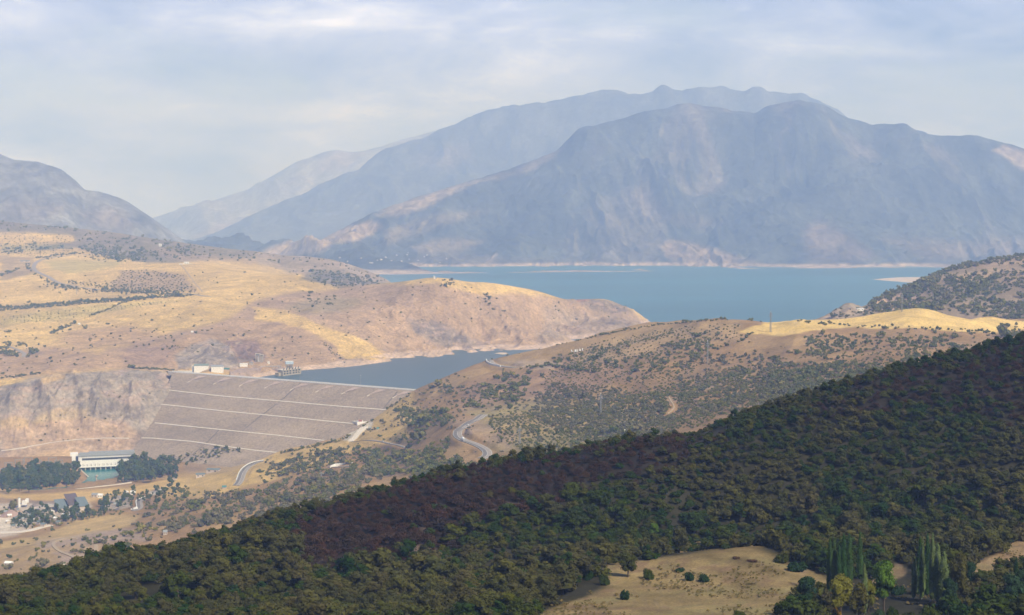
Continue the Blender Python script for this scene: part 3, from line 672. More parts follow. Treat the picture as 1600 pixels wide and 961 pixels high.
build_field('left_mountain', ML, -0.5, -0.10, 420, [4, 60, 110, 20], pL, m_far)

# ------------------------------------------------------------------ water
def watermat(name, col, wl, strength, rough, spec=0.5, band=None):
    m, nt, b = newmat(name)
    rgb = nt.nodes.new('ShaderNodeRGB'); rgb.outputs[0].default_value = col+(1,)
    f = tex(nt, 'noise', 1/900, 6, 0.6, stretch=(0.25, 1, 1))
    nt.links.new(mul(nt, rgb.outputs[0], maprange(nt, f, 0.3, 0.7, 0.72, 1.28)), b.inputs['Base Color'])
    b.inputs['Roughness'].default_value = rough; b.inputs['Specular IOR Level'].default_value = spec; b.inputs['IOR'].default_value = 1.33
    g = tex(nt, 'noise', 1/wl, 5, 0.65, stretch=(1, 1.8, 1)); bump(nt, b, g, strength, 1.0)
    return m
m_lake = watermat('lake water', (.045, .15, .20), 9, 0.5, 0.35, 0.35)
nt = m_lake.node_tree; b_ = nt.nodes['Principled BSDF']; lk_ = b_.inputs['Base Color'].links[0].from_socket      # grey reflection tone painted into the arm near the dam
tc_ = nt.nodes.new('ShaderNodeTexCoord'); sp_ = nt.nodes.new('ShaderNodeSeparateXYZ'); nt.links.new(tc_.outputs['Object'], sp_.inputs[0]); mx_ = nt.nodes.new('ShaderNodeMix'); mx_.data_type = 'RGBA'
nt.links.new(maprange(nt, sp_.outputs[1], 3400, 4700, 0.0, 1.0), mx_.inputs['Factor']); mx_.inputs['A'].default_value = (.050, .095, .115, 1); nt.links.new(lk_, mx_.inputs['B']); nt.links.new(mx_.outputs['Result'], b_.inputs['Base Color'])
m_river = watermat('river water', (.02, .20, .19), 4, 0.12, 0.15, 0.4)
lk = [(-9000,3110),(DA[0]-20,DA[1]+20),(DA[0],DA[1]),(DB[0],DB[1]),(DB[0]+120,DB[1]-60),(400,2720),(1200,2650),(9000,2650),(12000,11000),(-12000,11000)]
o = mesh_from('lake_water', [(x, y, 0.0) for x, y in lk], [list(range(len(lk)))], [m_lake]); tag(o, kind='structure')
o = mesh_from('river_water', [(x, y, ZW) for x, y in POOL], [list(range(len(POOL)))], [m_river]); tag(o, kind='structure')
if o.data.polygons[0].normal.z < 0: o.data.flip_normals()
# sand spit on the far right of the lake, small bars
def slab(name, pts, z, thick, mat, zero=0.0):
    P = [on_z(px, py, zero)[:2] for px, py in pts]; n = len(P); c = np.mean(P, axis=0)
    V = [(x, y, zero-0.5) for x, y in P]+[(c[0]+(x-c[0])*.82, c[1]+(y-c[1])*.82, zero+thick) for x, y in P]
    Fc = [list(range(n, 2*n))]+[[i, (i+1) % n, n+(i+1) % n, n+i] for i in range(n)]
    o = mesh_from(name, V, Fc, [mat]); tag(o, kind='structure')
    bm = bmesh.new(); bm.from_mesh(o.data); bmesh.ops.recalc_face_normals(bm, faces=bm.faces); bm.to_mesh(o.data); bm.free(); return o
m_sand = plain('pale lake sand', (.55, .44, .34), 0.9, 0.15, 0.02)
slab('sand_spit', [(1362,436.5),(1385,434.5),(1410,433),(1450,433),(1450,442),(1420,441.5),(1400,440),(1380,438.5)], 0, 2.0, m_sand)
slab('sand_bar', [(590,427.6),(600,426.8),(630,426.6),(640,427.2),(620,428),(600,428.2)], 0, 1.2, m_sand)
slab('sand_bar', [(772,552.5),(780,551),(792,551.2),(794,552.6),(785,554)], 0, 1.0, m_sand)

# ------------------------------------------------------------------ clouds that shade the near hill and the mountains (above the haze)
def cloud(name, x0, x1, y0, y1, n, cover, zc, thick, seed, wl, ground=0.0):
    off = (SUN_H.x*(zc-ground)/math.tan(SUN_EL), SUN_H.y*(zc-ground)/math.tan(SUN_EL))
    gx, gy = np.meshgrid(np.linspace(x0, x1, n), np.linspace(y0, y1, n))
    d = cover(gx, gy) + 0.32*fbm(gx, gy, wl, 6, seed, 0.55)
    up = np.clip(d, 0, 1.3); lump = 0.7+0.5*fbm(gx, gy, wl*0.4, 5, seed+3)
    zt = zc+thick*up*lump; zb = zc-thick*0.18*up*(1+fbm(gx, gy, wl*.3, 3, seed+5))-1
    idx = np.arange(n*n).reshape(n, n)
    q = np.stack([idx[:-1, :-1], idx[:-1, 1:], idx[1:, 1:], idx[1:, :-1]], -1).reshape(-1, 4)
    keep = (d.ravel()[q].max(1) > -0.02); q = q[keep]
    V = np.concatenate([np.stack([gx+off[0], gy+off[1], zt], -1).reshape(-1, 3), np.stack([gx+off[0], gy+off[1], zb], -1).reshape(-1, 3)])
    Fc = np.concatenate([q, (q+n*n)[:, ::-1]])
    o = mesh_from(name, V, Fc, [m_cloud], smooth=True)
    bm = bmesh.new(); bm.from_mesh(o.data); bmesh.ops.delete(bm, geom=[v for v in bm.verts if not v.link_faces], context='VERTS')
    bm.to_mesh(o.data); bm.free()
    a = o.data.attributes.new('density', 'FLOAT', 'POINT')
    co = np.empty(len(o.data.vertices)*3, np.float32); o.data.vertices.foreach_get('co', co); co = co.reshape(-1, 3)
    X = co[:, 0]-off[0]; Y = co[:, 1]-off[1]
    dd = cover(X, Y)+0.32*fbm(X.astype(float), Y.astype(float), wl, 6, seed, 0.55)
    a.data.foreach_set('value', np.clip(dd, 0, 1).astype(np.float32)); tag(o, kind='structure')
    return o
m_cloud = bpy.data.materials.new('cloud vapour'); m_cloud.use_nodes = True
nt = m_cloud.node_tree
for n_ in list(nt.nodes): nt.nodes.remove(n_)
oo = nt.nodes.new('ShaderNodeOutputMaterial'); df = nt.nodes.new('ShaderNodeBsdfDiffuse'); tl = nt.nodes.new('ShaderNodeBsdfTranslucent')
df.inputs[0].default_value = (.9, .9, .9, 1); tl.inputs[0].default_value = (.9, .9, .9, 1)
m1 = nt.nodes.new('ShaderNodeMixShader'); m1.inputs[0].default_value = 0.12; nt.links.new(df.outputs[0], m1.inputs[1]); nt.links.new(tl.outputs[0], m1.inputs[2])
at_ = nt.nodes.new('ShaderNodeAttribute'); at_.attribute_name = 'density'
tr = nt.nodes.new('ShaderNodeBsdfTransparent'); m2 = nt.nodes.new('ShaderNodeMixShader')
nt.links.new(maprange(nt, at_.outputs['Fac'], 0.0, 0.55, 0.0, 0.95), m2.inputs[0])
nt.links.new(tr.outputs[0], m2.inputs[1]); nt.links.new(m1.outputs[0], m2.inputs[2]); nt.links.new(m2.outputs[0], oo.inputs['Surface'])
blob = lambda X, Y, cx, cy_, rx, ry: 1.0-np.sqrt(((X-cx)/rx)**2+((Y-cy_)/ry)**2)
def cov_near(X, Y):
    return np.maximum(sstep(1330, 980, Y+0.25*np.maximum(0, X))*1.25*sstep(-1800, -900, X)*sstep(2600, 1500, X)*sstep(-900, -400, Y)-0.1, -0.6)
cloud('cloud', -1900, 2700, -1000, 2000, 170, cov_near, 2700, 380, 11, 700)
def cov_mid(X, Y):
    c = np.maximum.reduce([blob(X, Y, 190, 1800, 230, 170), blob(X, Y, 620, 1900, 260, 120), blob(X, Y, -330, 1750, 170, 170), blob(X, Y, 1150, 3300, 550, 380), blob(X, Y, -1750, 6100, 1500, 380), blob(X, Y, -720, 3560, 260, 170), blob(X, Y, -100, 2250, 160, 160)])
    return c*0.6-0.06
cloud('cloud', -3400, 2300, 1200, 7000, 300, cov_mid, 2600, 220, 23, 420)
def cov_mtn(X, Y):
    base = 0.22*sstep(8600, 9300, Y+0.25*X)*sstep(-3600, -1200, X)
    holes = np.maximum.reduce([blob(X, Y, 1100, 8900, 500, 500), blob(X, Y, -1250, 9500, 1000, 450), blob(X, Y, 3300, 10100, 500, 500), blob(X, Y, -600, 10200, 700, 350), blob(X, Y, 2000, 9000, 500, 350)])
    return np.minimum(base, 0.22-.6*np.clip(holes, 0, 1))-0.05
cloud('cloud', -4500, 5800, 7800, 14500, 240, cov_mtn, 3000, 300, 37, 1500, ground=400)

# ------------------------------------------------------------------ haze
bm = bmesh.new()
bmesh.ops.create_cube(bm, size=1.0, matrix=Matrix.LocRotScale(Vector((0, 11000, 780)), None, Vector((29600, 23000, 1980))))
me = bpy.data.meshes.new('haze'); bm.to_mesh(me); bm.free()
o = bpy.data.objects.new('haze', me); COL.objects.link(o); tag(o, kind='stuff')
m = bpy.data.materials.new('hazy air'); m.use_nodes = True; nt = m.node_tree
for n_ in list(nt.nodes): nt.nodes.remove(n_)
oo = nt.nodes.new('ShaderNodeOutputMaterial'); pv = nt.nodes.new('ShaderNodeVolumePrincipled')
pv.inputs['Color'].default_value = (.41, .60, 1.08, 1); pv.inputs['Absorption Color'].default_value = (1, 1, 1, 1)
pv.inputs['Density'].default_value = 1.2e-4; pv.inputs['Anisotropy'].default_value = 0.0
nt.links.new(pv.outputs[0], oo.inputs['Volume']); me.materials.append(m); m.cycles.homogeneous_volume = True
EDGE = [(270,586),(262,609),(250,632),(236,657),(219,683),(206,702)]

# ------------------------------------------------------------------ dam
def empty(name, loc=(0,0,0), rz=0.0):
    o = bpy.data.objects.new(name, None); COL.objects.link(o); o.location = loc; o.rotation_euler = (0, 0, rz); o.empty_display_size = 2; return o
dam = empty('rockfill_dam', (float(DA[0]), float(DA[1]), ZC)); dam_o = Vector(dam.location)
tag(dam, 'long grey rockfill embankment dam with pale terrace lines holding back the blue reservoir', 'dam')
def dpart(name, V, Fc, mats, smooth=False):
    V = np.asarray(V, float)-np.array(dam_o); return mesh_from(name, V, Fc, mats, smooth, dam)
eh = [-2.5]+[dam_hit(a, b)[1] for a, b in EDGE]; et = [0]+[dam_hit(a, b)[0] for a, b in EDGE]
hs = np.linspace(0, 128, 90); tR = DL+170
V = []; nT = 260
for h in hs:
    tl_ = np.interp(h, eh, et)-3
    for t in np.linspace(tl_, tR, nT):
        p = dam_pt(t, h, 0.5*float(fbm(np.array(t*1.0), np.array(h*2.1), 14, 3, 5))); V.append(p)
idx = np.arange(len(hs)*nT).reshape(len(hs), nT)
Fc = np.stack([idx[:-1, :-1], idx[1:, :-1], idx[1:, 1:], idx[:-1, 1:]], -1).reshape(-1, 4)
m_rock, nt, b = newmat('placed dam rockfill')
g = nt.nodes.new('ShaderNodeValToRGB'); e = g.color_ramp.elements; e[0].position = .3; e[0].color = (.24,.19,.145,1); e[1].position = .7; e[1].color = (.37,.29,.215,1)
nt.links.new(tex(nt, 'noise', 1/60, 7, 0.68, stretch=(0.5, 1, 1)), g.inputs[0]); f_ = tex(nt, 'noise', 1/4, 6, 0.8)
nt.links.new(mul(nt, g.outputs[0], maprange(nt, f_, .3, .7, .5, 1.5)), b.inputs['Base Color']); bump(nt, b, f_, 1.2)
dpart('downstream_face', V, Fc, [m_rock], True)
m_conc = plain('pale concrete', (.62, .56, .48), 0.85, 0.12, 0.3); m_conc2 = plain('grey concrete', (.42, .38, .33), 0.85, 0.15, 0.2)
m_white = plain('white painted wall', (.80, .79, .76), 0.7, 0.05, 0.2); m_roofg = plain('grey sheet roof', (.30, .32, .33), 0.6, 0.12, 0.3)
m_glass = plain('dark window glass', (.035, .045, .055), 0.15, 0.2, 0.5, spec=0.6); m_steel = plain('galvanised steel', (.38, .38, .38), 0.5, 0.1, 1.0, metal=0.3)
m_asph = plain('asphalt', (.17, .155, .145), 0.9, 0.12, 0.15); m_asph2 = plain('worn asphalt lane', (.30, .265, .235), 0.9, 0.1, 0.15)
# crest road and parapet, 10 m wide
def strip_box(a0, a1, n0, n1, z0, z1):   # box along the crest: a along, n across (positive downstream)
    pts = []
    for z in (z0, z1):
        for a, n in ((a0, n0), (a1, n0), (a1, n1), (a0, n1)):
            p = DA[:2]+dax*a+dno*n; pts.append((p[0], p[1], z))
    return pts, [[0,3,2,1],[4,5,6,7],[0,1,5,4],[1,2,6,5],[2,3,7,6],[3,0,4,7]]
V, Fq = strip_box(-14, tR, -6.2, 6.4, ZC-6, ZC+0.2); dpart('crest_road', V, Fq, [m_conc])
V, Fq = strip_box(-14, tR, 5.4, 6.5, ZC+0.204, ZC+1.8); dpart('parapet', V, Fq, [m_white])
V, Fq = strip_box(-14, tR, -6.2, -5.4, ZC+0.204, ZC+1.6); dpart('parapet', V, Fq, [m_white])
# upstream face
V = []
for t in (-40, tR): 
    for n_, z in ((-6.2, ZC-.2), (-60, -12.0)):
        p = DA[:2]+dax*t+dno*n_; V.append((p[0], p[1], z))
dpart('upstream_face', V, [[0,1,3,2]], [m_rock])
def ribbon_on_face(name, ptsTH, width, lift, mat):
    V = []; Fq = []
    P = [np.array(dam_pt(t, h, lift)) for t, h in ptsTH]
    for i, p in enumerate(P):
        d = P[min(i+1, len(P)-1)]-P[max(i-1, 0)]; nrm = np.array([dno[0], dno[1], SL]); nrm /= np.linalg.norm(nrm)
        s = np.cross(nrm, d); s /= np.linalg.norm(s); wv = width/2
        V += [p-s*wv, p+s*wv, p+s*wv-nrm*lift*1.6, p-s*wv-nrm*lift*1.6]
        if i:
            k = 4*i
            for a, b_ in ((0,1),(1,2),(3,0)): Fq.append([k-4+a, k-4+b_, k+b_, k+a])
    o = dpart(name, V, Fq, [mat])
    bm = bmesh.new(); bm.from_mesh(o.data); bmesh.ops.recalc_face_normals(bm, faces=bm.faces); bm.to_mesh(o.data); bm.free()
    return o
def facepath(pix, n=60):
    pix = np.array(pix, float); d = np.r_[0, np.cumsum(np.hypot(*np.diff(pix, axis=0).T))]
    q = np.linspace(0, d[-1], n); return [dam_hit(np.interp(s, d, pix[:, 0]), np.interp(s, d, pix[:, 1]))[:2] for s in q]
for ln in ([(261,609.5),(350,619.5),(440,627),(530,635),(610,641)], [(249,631.5),(350,642.5),(440,651),(560,663)], [(242,661),(350,672),(430,680),(520,690)], [(207,684),(240,685),(300,690),(350,697.5),(400,704),(440,708)]):
    ribbon_on_face('terrace_road', facepath(ln), 2.5, 0.6, m_conc)
m_drain = plain('dark drain stone', (.14, .12, .105), 0.9, 0.2, 0.3)
for ln in ([(470,598),(440,625),(405,652),(378,674)], [(343,671),(325,690),(300,711)], [(621,612),(604,632),(598,640)]):
    ribbon_on_face('drain', facepath(ln, 14), 1.7, 0.35, m_drain)
m_net = plain('pale stone facing', (.44, .34, .29), 0.9, 0.35, .5)
for k in range(9):
    x = 312+k*40; yc = 581.5+(x-274)*28/367
    ribbon_on_face('access_ramp', facepath([(x, yc+3), (x-19, yc+13.5)] , 6), 1.8, 0.7, m_conc)
    a_ = [dam_hit(*p)[:2] for p in ((x+14, yc+3.5), (x-1, yc+3.2), (x-18, yc+12.5), (x-8, yc+9))]
    V = [dam_pt(t, h, 0.9) for t, h in a_]; dpart('stone_facing', V, [[0,1,2,3]], [m_net])

# ------------------------------------------------------------------ vegetation
def leaf_cloud(seed, n, leaf, shape='round', lumps=9, core=True, flat=0.8, gap=0.0):
    """crown of unit radius, base at z=0: small leaf faces on uneven lumps round a low inner mass"""
    r = np.random.RandomState(seed); V = []; Fq = []
    if shape == 'round':
        c = r.normal(size=(lumps, 3)); c /= np.linalg.norm(c, axis=1)[:, None]; c *= r.uniform(.2, .80, (lumps, 1)); c[:, 2] = np.abs(c[:, 2])*flat+0.42
        rad = r.uniform(.20, .50, lumps)
    elif shape == 'tall':                                      # poplar: a narrow column, height 6
        zc = np.linspace(.7, 5.6, lumps); prof = np.interp(zc, [0, .7, 2, 4, 5.6], [.4, .6, .75, .6, .22])
        c = np.stack([r.uniform(-.3, .3, lumps)*prof, r.uniform(-.3, .3, lumps)*prof, zc], 1); rad = prof*r.uniform(.75, 1.1, lumps)
    elif shape == 'tree':                                      # open-grown tree, height about 3
        a = r.uniform(0, 6.28, lumps); zc = r.uniform(1.0, 2.6, lumps); q = np.interp(zc, [1, 1.7, 2.7], [.75, .75, .25])*r.uniform(.4, 1, lumps)
        c = np.stack([np.cos(a)*q, np.sin(a)*q, zc], 1); rad = r.uniform(.30, .52, lumps)
    wl = rad**2/np.sum(rad**2); li = r.choice(lumps, n, p=wl)
    d = r.normal(size=(n, 3)); d /= np.linalg.norm(d, axis=1)[:, None]; d[:, 2] = np.where(d[:, 2] < -.3, -d[:, 2], d[:, 2])
    rr = rad[li, None]*r.uniform(.72, 1.12, (n, 1))
    sc_ = np.array([1, 1, 1.0 if shape != 'tall' else 1.9])
    P = c[li]+d*rr*sc_
    P[:, 2] = np.maximum(P[:, 2], .04)
    nrm = d*0.9+r.normal(size=(n, 3))*.55; nrm /= np.linalg.norm(nrm, axis=1)[:, None]
    t = np.cross(nrm, r.normal(size=(n, 3))); t /= np.linalg.norm(t, axis=1)[:, None]; b_ = np.cross(nrm, t)
    s = leaf*r.uniform(.6, 1.3, (n, 1))
    V = np.stack([P-t*s-b_*s*.7, P+t*s*.9-b_*s*.5, P+t*s+b_*s*.7, P-t*s*.6+b_*s], 1).reshape(-1, 3)
    Fq = [tuple(4*i+k for k in range(4)) for i in range(n)]
    if core:
        for ci, ra in zip(c, rad):
            b0 = len(V); ico = ICO[0]*(ra*.80)*sc_*(1+0.12*r.normal(size=(len(ICO[0]), 1)))+ci; ico[:, 2] = np.maximum(ico[:, 2], 0)
            V = np.concatenate([V, ico]); Fq += [tuple(b0+k for k in f) for f in ICO[1]]
    return V, Fq
_b = bmesh.new(); bmesh.ops.create_icosphere(_b, subdivisions=1, radius=1.0); ICO = (np.array([v.co[:] for v in _b.verts]), [tuple(v.index for v in f.verts) for f in _b.faces]); _b.free()
def tube(pts, rads, sides=6):
    V = []; Fq = []
    for i, (p, r_) in enumerate(zip(pts, rads)):
        for k in range(sides):
            a = 6.2832*k/sides; V.append((p[0]+r_*math.cos(a), p[1]+r_*math.sin(a), p[2]))
        if i:
            for k in range(sides): Fq.append(((i-1)*sides+k, (i-1)*sides+(k+1) % sides, i*sides+(k+1) % sides, i*sides+k))
    return V, Fq
def trunk_mesh(seed, h, r0, spread):
    r = random.Random(seed); V, Fq = tube([(0, 0, -.5), (r.uniform(-.05, .05), .02, h*.5), (r.uniform(-.1, .1), 0, h)], [r0*1.3, r0, r0*.5])
    for k in range(4):
        a = k*1.57+r.random(); z0 = h*(.3+.13*k); b0 = len(V)
        v, f = tube([(0, 0, z0), (math.cos(a)*spread*.5, math.sin(a)*spread*.5, z0+spread*.5), (math.cos(a)*spread, math.sin(a)*spread, z0+spread*.9)], [r0*.5, r0*.35, r0*.12], 4)
        V += v; Fq += [tuple(b0+q for q in x) for x in f]
    return V, Fq
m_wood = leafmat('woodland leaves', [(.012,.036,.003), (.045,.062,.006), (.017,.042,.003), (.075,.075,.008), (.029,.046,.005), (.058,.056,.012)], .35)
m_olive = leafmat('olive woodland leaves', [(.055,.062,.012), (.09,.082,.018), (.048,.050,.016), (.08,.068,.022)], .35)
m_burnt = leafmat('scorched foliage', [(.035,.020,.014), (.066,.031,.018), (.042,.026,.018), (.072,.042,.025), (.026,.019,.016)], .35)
m_scrub = leafmat('hillside scrub leaves', [(.06,.085,.014), (.17,.165,.028), (.085,.11,.02), (.23,.20,.04), (.07,.085,.022)], .3)
m_grey = leafmat('dusty scrub leaves', [(.12,.12,.06), (.18,.155,.07), (.10,.105,.045), (.21,.17,.085)], .3)
m_valley = leafmat('valley tree leaves', [(.04,.075,.016), (.09,.11,.02), (.05,.09,.02), (.14,.14,.03)], .3)
m_rust = leafmat('rusty bush leaves', [(.11,.06,.035), (.09,.06,.035)], .3)
m_bark = plain('bark', (.10,.075,.055), .95, .25, 2.0); m_pale_bark = plain('pale bark', (.33,.31,.25), .9, .2, 2.0)

SRC = bpy.data.collections.new('vegetation_shapes')
def variants(name, seeds, mat, **k):
    return [mesh_from(name, *leaf_cloud(s, **k), [mat], link=False) for s in seeds]
def recolour(meshes, mat):
    out = []
    for me in meshes:
        c = me.copy(); c.materials.clear(); c.materials.append(mat); out.append(c)
    return out
BUSH = variants('crown', range(10, 16), m_wood, n=520, leaf=.085, lumps=12)
BUSHT = variants('crown', range(16, 20), m_wood, n=520, leaf=.075, lumps=13, shape='tree')
for me_ in BUSHT: me_.transform(Matrix.Diagonal((1, 1, .72, 1)))
BUSHALL = BUSH+BUSHT; OLIVES = recolour(BUSHALL, m_olive)
BURNTB = variants('crown', range(20, 25), m_burnt, n=520, leaf=.07, lumps=12, core=False)
for i, me in enumerate(BURNTB):                                # inner twigs
    pass
SMALL = variants('bush', range(30, 36), m_scrub, n=90, leaf=.17, lumps=6)
SMALLG = recolour(SMALL, m_grey); TREEV = variants('crown', range(40, 45), m_valley, n=200, leaf=.14, lumps=9, shape='tree')
POPV = variants('crown', range(50, 53), m_valley, n=260, leaf=.12, lumps=9, shape='tall')
TRUNK = [mesh_from('trunk', *trunk_mesh(s, 1.0, .08, .45), [m_bark], link=False) for s in (1, 2, 3)]
TRUNKT = [mesh_from('trunk', *trunk_mesh(s, 2.0, .07, .5), [m_bark], link=False) for s in (4, 5)]

_src_sets = {}
def scatter(name, pts, meshes, label, cat):
    """one object of very many plants: points carrying instances of a few shapes"""
    if len(pts) == 0: return
    pts = np.asarray(pts, float); key = tuple(m.name for m in meshes)
    if key not in _src_sets:
        c = bpy.data.collections.new('shapes')
        for m in meshes: c.objects.link(bpy.data.objects.new('shape', m))
        _src_sets[key] = c
    me = bpy.data.meshes.new(name); me.vertices.add(len(pts)); me.vertices.foreach_set('co', pts[:, :3].astype(np.float32).ravel())
    r = np.random.RandomState(len(pts))
    a = me.attributes.new('spin', 'FLOAT_VECTOR', 'POINT'); v = np.zeros((len(pts), 3), np.float32); v[:, 2] = r.uniform(0, 6.28, len(pts)); a.data.foreach_set('vector', v.ravel())
    a = me.attributes.new('size', 'FLOAT_VECTOR', 'POINT'); s = pts[:, 3:4]*np.stack([r.uniform(.85, 1.2, len(pts)), r.uniform(.85, 1.2, len(pts)), r.uniform(.75, 1.15, len(pts))], 1); a.data.foreach_set('vector', s.astype(np.float32).ravel())
    a = me.attributes.new('pick', 'INT', 'POINT'); a.data.foreach_set('value', r.randint(0, len(meshes), len(pts)).astype(np.int32))
    o = bpy.data.objects.new(name, me); COL.objects.link(o)
    g = bpy.data.node_groups.new(name, 'GeometryNodeTree')
    g.interface.new_socket('Geometry', in_out='INPUT', socket_type='NodeSocketGeometry'); g.interface.new_socket('Geometry', in_out='OUTPUT', socket_type='NodeSocketGeometry')
    gi = g.nodes.new('NodeGroupInput'); go = g.nodes.new('NodeGroupOutput'); ip = g.nodes.new('GeometryNodeInstanceOnPoints'); ci = g.nodes.new('GeometryNodeCollectionInfo')
    ci.inputs['Collection'].default_value = _src_sets[key]; ci.inputs['Separate Children'].default_value = True; ci.inputs['Reset Children'].default_value = True
    def na(nm, dt):
        n = g.nodes.new('GeometryNodeInputNamedAttribute'); n.data_type = dt; n.inputs[0].default_value = nm; return n.outputs[0]
    g.links.new(gi.outputs[0], ip.inputs['Points']); g.links.new(ci.outputs[0], ip.inputs['Instance']); ip.inputs['Pick Instance'].default_value = True
    g.links.new(na('pick', 'INT'), ip.inputs['Instance Index'])
    er = g.nodes.new('FunctionNodeEulerToRotation'); g.links.new(na('spin', 'FLOAT_VECTOR'), er.inputs[0]); g.links.new(er.outputs[0], ip.inputs['Rotation'])
    g.links.new(na('size', 'FLOAT_VECTOR'), ip.inputs['Scale']); g.links.new(ip.outputs[0], go.inputs[0])
    md = o.modifiers.new('plants', 'NODES'); md.node_group = g
    tag(o, label, cat, kind='stuff'); return o
def plant(name, mesh, p, label, cat, group=None, trunk=None, sz=None, rz=None):
    """a single plant; with a trunk it is a thing with two parts"""
    s = p[3]; sx, sy, sz_ = (s*rnd.uniform(.85, 1.2), s*rnd.uniform(.85, 1.2), s*(sz or rnd.uniform(.8, 1.15)))
    if trunk is None:
        o = bpy.data.objects.new(name, mesh); COL.objects.link(o)
    else:
        o = bpy.data.objects.new(name, None); COL.objects.link(o); o.empty_display_size = 1
        for nm, me in (('crown', mesh), ('trunk', trunk)):
            c = bpy.data.objects.new(nm, me); COL.objects.link(c); c.parent = o
    o.location = (float(p[0]), float(p[1]), float(p[2])); o.scale = (sx, sy, sz_); o.rotation_euler = (0, 0, rnd.uniform(0, 6.28) if rz is None else rz)
    tag(o, label, cat, group); return o

R_ = np.random.RandomState(5)
# ---- foreground woodland, laid out on the ground in a jittered grid
gx, gy = np.meshgrid(np.arange(-350, 430, 3.25), np.arange(360, 745, 3.25))
gx = (gx+R_.uniform(-1.6, 1.6, gx.shape)).ravel(); gy = (gy+R_.uniform(-1.6, 1.6, gy.shape)).ravel()
gz = L0.h(gx, gy); px, py = proj(gx, gy, gz)
s0 = np.clip(np.exp(R_.normal(size=len(gx))*.36+.82), 1.1, 4.6)*(1+0.25*fbm(gx, gy, 30, 3, 77))
def inpoly(px, py, P, pad=0): return polysdf(px, py, P) < pad
wj = fbm(gx, gy, 18, 4, 3)*14
med = inpoly(px, py+wj*.3, MEADOW, 5) | inpoly(px, py+wj*.3, MEADOW2, 4) | inpoly(px, py+wj*.3, MEADOW3, 3)
s0 = np.minimum(s0, np.where(gy > 575, 2.5, 9))
ok = (px > -420) & (px < 2000) & (py < 985) & ~med & ~((px > 1287) & (px < 1482) & (py > 908))
bq = np.maximum(sstep(26, -14, polysdf(px+wj, py+wj*.6, BURNT)), 0.72*sstep(14, -20, polysdf(px+wj, py+wj, BURNT2)))
isb = R_.uniform(size=len(px)) < bq*0.97
oliv = (fbm(gx, gy, 45, 4, 55)+R_.normal(size=len(gx))*.35+0.5*inpoly(px, py, [(430,961),(600,900),(800,860),(1010,850),(930,910),(830,961)])) > .12
thin = isb & (R_.uniform(size=len(px)) < 0.06)
clear = (fbm(gx, gy, 40, 4, 99) > .74) & (R_.uniform(size=len(px)) < .8)
ok &= ~thin & ~clear
G = np.stack([gx, gy, gz-0.15*s0, s0*np.where(isb, .85, 1.0)], 1)
vis = np.zeros(len(px), bool)
# keep for single trees the ones in clear view and largest
fr = ok & (px > 5) & (px < 1595) & (py > 0) & (py < 955)
score = np.where(fr, s0/gy, -1)
gi_ = np.where(ok & ~isb)[0]; bi = np.where(ok & isb)[0]
gi_s = gi_[np.argsort(-score[gi_])]; bi_s = bi[np.argsort(-score[bi])]
gi_i, gi_r = gi_s[:300], gi_s[300:]; bi_i, bi_r = bi_s[:160], bi_s[160:]
for k, i in enumerate(gi_i):
    if px[i] < 500: where = 'at the lower left end of the dark wooded slope'
    elif px[i] < 860: where = 'in the dark woodland left of the shaded meadow'
    elif px[i] < 1250: where = 'in the dark woodland just above the shaded meadow'
    else: where = 'in the dark woodland behind the poplars at lower right'
    plant('woodland_tree', (OLIVES if oliv[i] else BUSHALL)[k % 10], G[i], 'bushy green tree '+where, 'tree', 'bushy green trees '+where, TRUNK[k % 3])
for k, i in enumerate(bi_i):
    plant('scorched_tree', BURNTB[k % 5], G[i], 'scorched brown leafless tree on the burnt patch of the dark slope', 'tree', 'scorched trees of the burnt patch', TRUNK[k % 3])
scatter('woodland', G[gi_r[~oliv[gi_r]]], BUSHALL, 'dense green woodland covering the shaded foreground slope', 'woodland')
scatter('woodland', G[gi_r[oliv[gi_r]]], OLIVES, 'olive toned trees mixed through the shaded foreground woodland', 'woodland')
tufts = np.stack([R_.uniform(-40, 165, 9000), R_.uniform(345, 490, 9000)], 1); tz = L0.h(tufts[:, 0], tufts[:, 1]); tx, ty = proj(tufts[:, 0], tufts[:, 1], tz); tk = (inpoly(tx, ty, MEADOW, -1) | inpoly(tx, ty, MEADOW2, -1) | inpoly(tx, ty, [(1287,905),(1500,905),(1500,985),(1287,985)])) & (fbm(tufts[:, 0], tufts[:, 1], 16, 3, 8) > -.1)
m_tuft = leafmat('dry grass tufts', [(.26,.19,.08), (.20,.16,.06), (.13,.12,.04), (.30,.21,.10)], .3)
scatter('grass', np.c_[tufts, tz-.03, R_.uniform(.2, .75, 9000)][tk], recolour([mesh_from('tuft', *leaf_cloud(900+i_, 60, .16, lumps=4, core=False), [m_wood], link=False) for i_ in range(3)], m_tuft), 'dry grass tufts on the shaded meadow', 'grass')
scatter('scorched_woodland', G[bi_r], BURNTB, 'burnt brown woodland along the crest of the shaded slope', 'woodland')

# ---- scatter given in view areas and found on the ground
def sample(fld, poly, n, y0, y1, size, seed, clump=0.0, wl=60, jit=.35, steps=200):
    r = np.random.RandomState(seed); P = np.array(poly, float)
    px = r.uniform(P[:, 0].min(), P[:, 0].max(), n); py = r.uniform(P[:, 1].min(), P[:, 1].max(), n)
    k = polysdf(px, py, poly)+r.normal(size=n)*2.5 < 0; px, py = px[k], py[k]
    X, Y, ok = fld.hit(px, py, y0, y1, steps); X, Y = X[ok], Y[ok]
    if clump > 0:
        q = fbm(X, Y*0.6, wl, 4, seed+1) + (1.6*(0.42-ridged(X+0.35*Y, Y-0.2*X, 420, 4, 21)) if fld is L1 else 0); k = r.uniform(size=len(X)) < sstep(-clump, clump*.6, q); X, Y = X[k], Y[k]
    Z = fld.h(X, Y); s = size*np.exp(r.normal(size=len(X))*jit)
    return np.stack([X, Y, Z-.1*s, s], 1)
